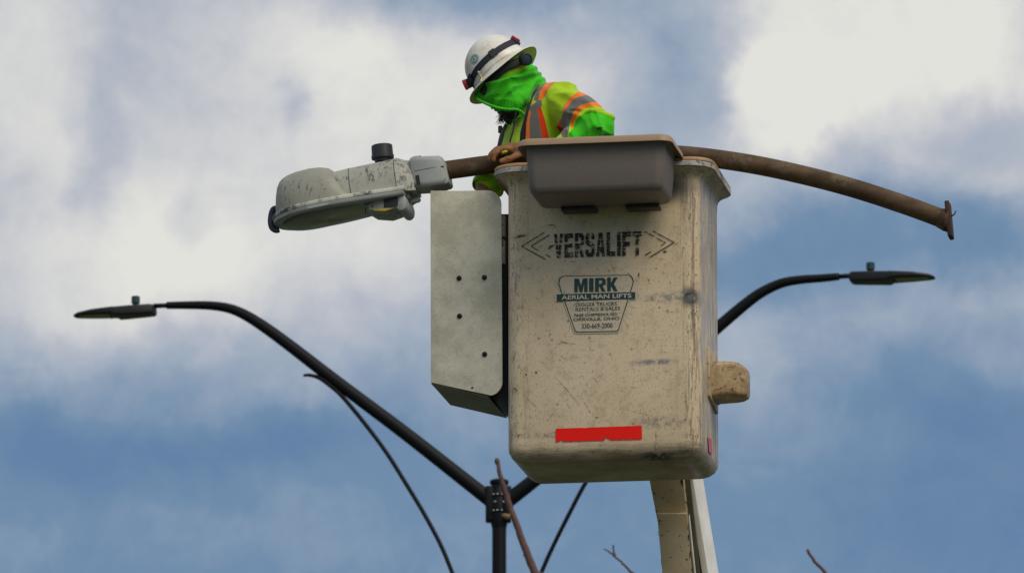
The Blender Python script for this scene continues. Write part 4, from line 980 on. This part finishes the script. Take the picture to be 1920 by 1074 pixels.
def hband(z0f, w_, t0, t1, off, n=60):
    vs, fs = [], []
    for i in range(n + 1):
        tt = t0 + (t1 - t0) * i / n; z0 = z0f(tt)
        for zz, o_ in ((z0 - w_ / 2, .0005), (z0 - w_ / 2, off), (z0 + w_ / 2, off), (z0 + w_ / 2, .0005)): vs.append(dome(tt, zz, o_))
    for i in range(n):
        for k in range(3): fs.append((4 * i + k, 4 * i + k + 1, 4 * i + k + 5, 4 * i + k + 4))
    return vs, fs
zf_ = lambda tt: .040 + .010 * (-math.cos(tt)) + .004 * math.sin(tt * 2)
part('headlamp_strap', hband(zf_, .024, 0, 2 * math.pi, .0035, 90), M_navy, hat, auto=40)
part('strap_slider', hband(zf_, .029, 1.62, 1.85, .0075, 8), M_rub, hat, auto=40)
def onhat(tt, z, out): 
    p0 = dome(tt, z, out); n_ = (dome(tt, z, out + .01) - p0).normalized(); q_ = n_.to_track_quat('Z', 'Y').to_matrix().to_4x4()
    return Matrix.Translation(p0) @ q_
part('headlamp', lathe([(.017, -.004), (.019, .008), (.018, .016), (.0, .016)], onhat(.12, .043, 0), 18, False), M_rub, hat, auto=40)
part('headlamp_bezel', lathe([(.0175, .015), (.020, .017), (.020, .025), (.017, .028), (0, .027)], onhat(.12, .043, 0), 18, False), plain("red_plastic", (.55, .015, .03), .35), hat, auto=40)
part('headlamp_bracket', hband(lambda tt: .040, .022, .12, .62, .010, 10), M_rub, hat, auto=40)
part('rear_light', xf(rbox(.034, .026, .012, .003), onhat(math.pi - .1, .058, .009)), plain("red_tail_plastic", (.50, .012, .02), .35), hat)
part('rear_light_clip', xf(rbox(.038, .03, .009, .002), onhat(math.pi - .1, .054, .003)), M_rub, hat)
# round teal sticker
sx0, sz0 = .046, .078
def onz(x_, z_, off):
    f_ = (1 - (z_ / dh) ** dp) ** (1 / dp); cc = max(-1, min(1, (x_ - 0) / (da * f_))); return dome(math.acos(cc), z_, off)
def disc(r0, r1, off, n=28, dx=0, dz=0, sq=1):
    if r0 == 0: return [onz(sx0 + dx, sz0 + dz, off)] + [onz(sx0 + dx + r1 * sq * math.cos(2 * math.pi * k / n), sz0 + dz + r1 * math.sin(2 * math.pi * k / n), off) for k in range(n)], [(0, 1 + k, 1 + (k + 1) % n) for k in range(n)]
    return [onz(sx0 + rr__ * math.cos(2 * math.pi * k / n), sz0 + rr__ * math.sin(2 * math.pi * k / n), off) for rr__ in (r0, r1) for k in range(n)], [(k, (k + 1) % n, n + (k + 1) % n, n + k) for k in range(n)]
M_st = plain("teal_sticker", (.07, .30, .29), .4)
stick = part('hat_sticker', disc(0, .0185, .0012), plain("sticker_white", (.60, .62, .56), .5), hat)
g_ = disc(.0095, .0135, .0018); g2 = disc(.0165, .018, .0018)
for nm, gg in (('sticker_ring', g_), ('sticker_edge', g2)):
    part(nm, gg, M_st, hat)
part('sticker_figure', disc(0, .0055, .0022, 12, .001, 0, .45), plain("sticker_figure_dark", (.10, .09, .05), .6), hat)
# knotted cord round the brim
kc = [brim(.95, f_, .003) for f_ in (.98, .6, .2)] + [dome(.95, .012, .004), dome(.98, .022, .006)]
part('brim_cord', tube(cr(kc, 3), .0028, 6), plain("cream_cord", (.55, .48, .32), .8), hat)
part('brim_cord_knot', xf(hullgeo([((0, 0, 0), (.006, .005, .004), None)]), onhat(.98, .024, .005)), plain("cream_cord_knot", (.55, .48, .32), .8), hat)
# lime skull cap, black band and ear piece under the brim
part('skull_cap', remesh([hg([(hp(-.004, 0, .0), (.097, .084, .07), HR), (hp(-.02, 0, -.04), (.080, .083, .045), HR)])], .005, 3)[:2], plain("lime_cap_cloth", (.35, .60, .02), .85), man)
def pc(x, y, d): 
    p = pp(x, y, HY - d); return p
band = cr([pc(904, 176, .035), pc(918, 156, .055), pc(934, 137, .078), (pc(950, 126, .090)), pc(966, 119, .094), pc(982, 113, .086), pc(992, 106, .05)], 5)
part('goggle_strap', tube(band, [.0165] * len(band), 12, True, .35, up=hz), M_rub, man)
cupM = Matrix.Translation(pc(986, 112, .098)) @ (F_ * .85 + R_ * .5).normalized().to_track_quat('Z', 'Y').to_matrix().to_4x4()
part('ear_piece', lathe([(.016, -.03), (.0225, -.014), (.0235, .004), (.0225, .010), (.0185, .0115), (.0175, .008), (0, .009)], cupM, 24, False), M_rub, man, auto=35)
part('ear_piece_lens', lathe([(.016, .0092), (.011, .0105), (0, .0108)], cupM, 20, False), plain("dark_blue_glossy", (.03, .04, .07), .15), man)
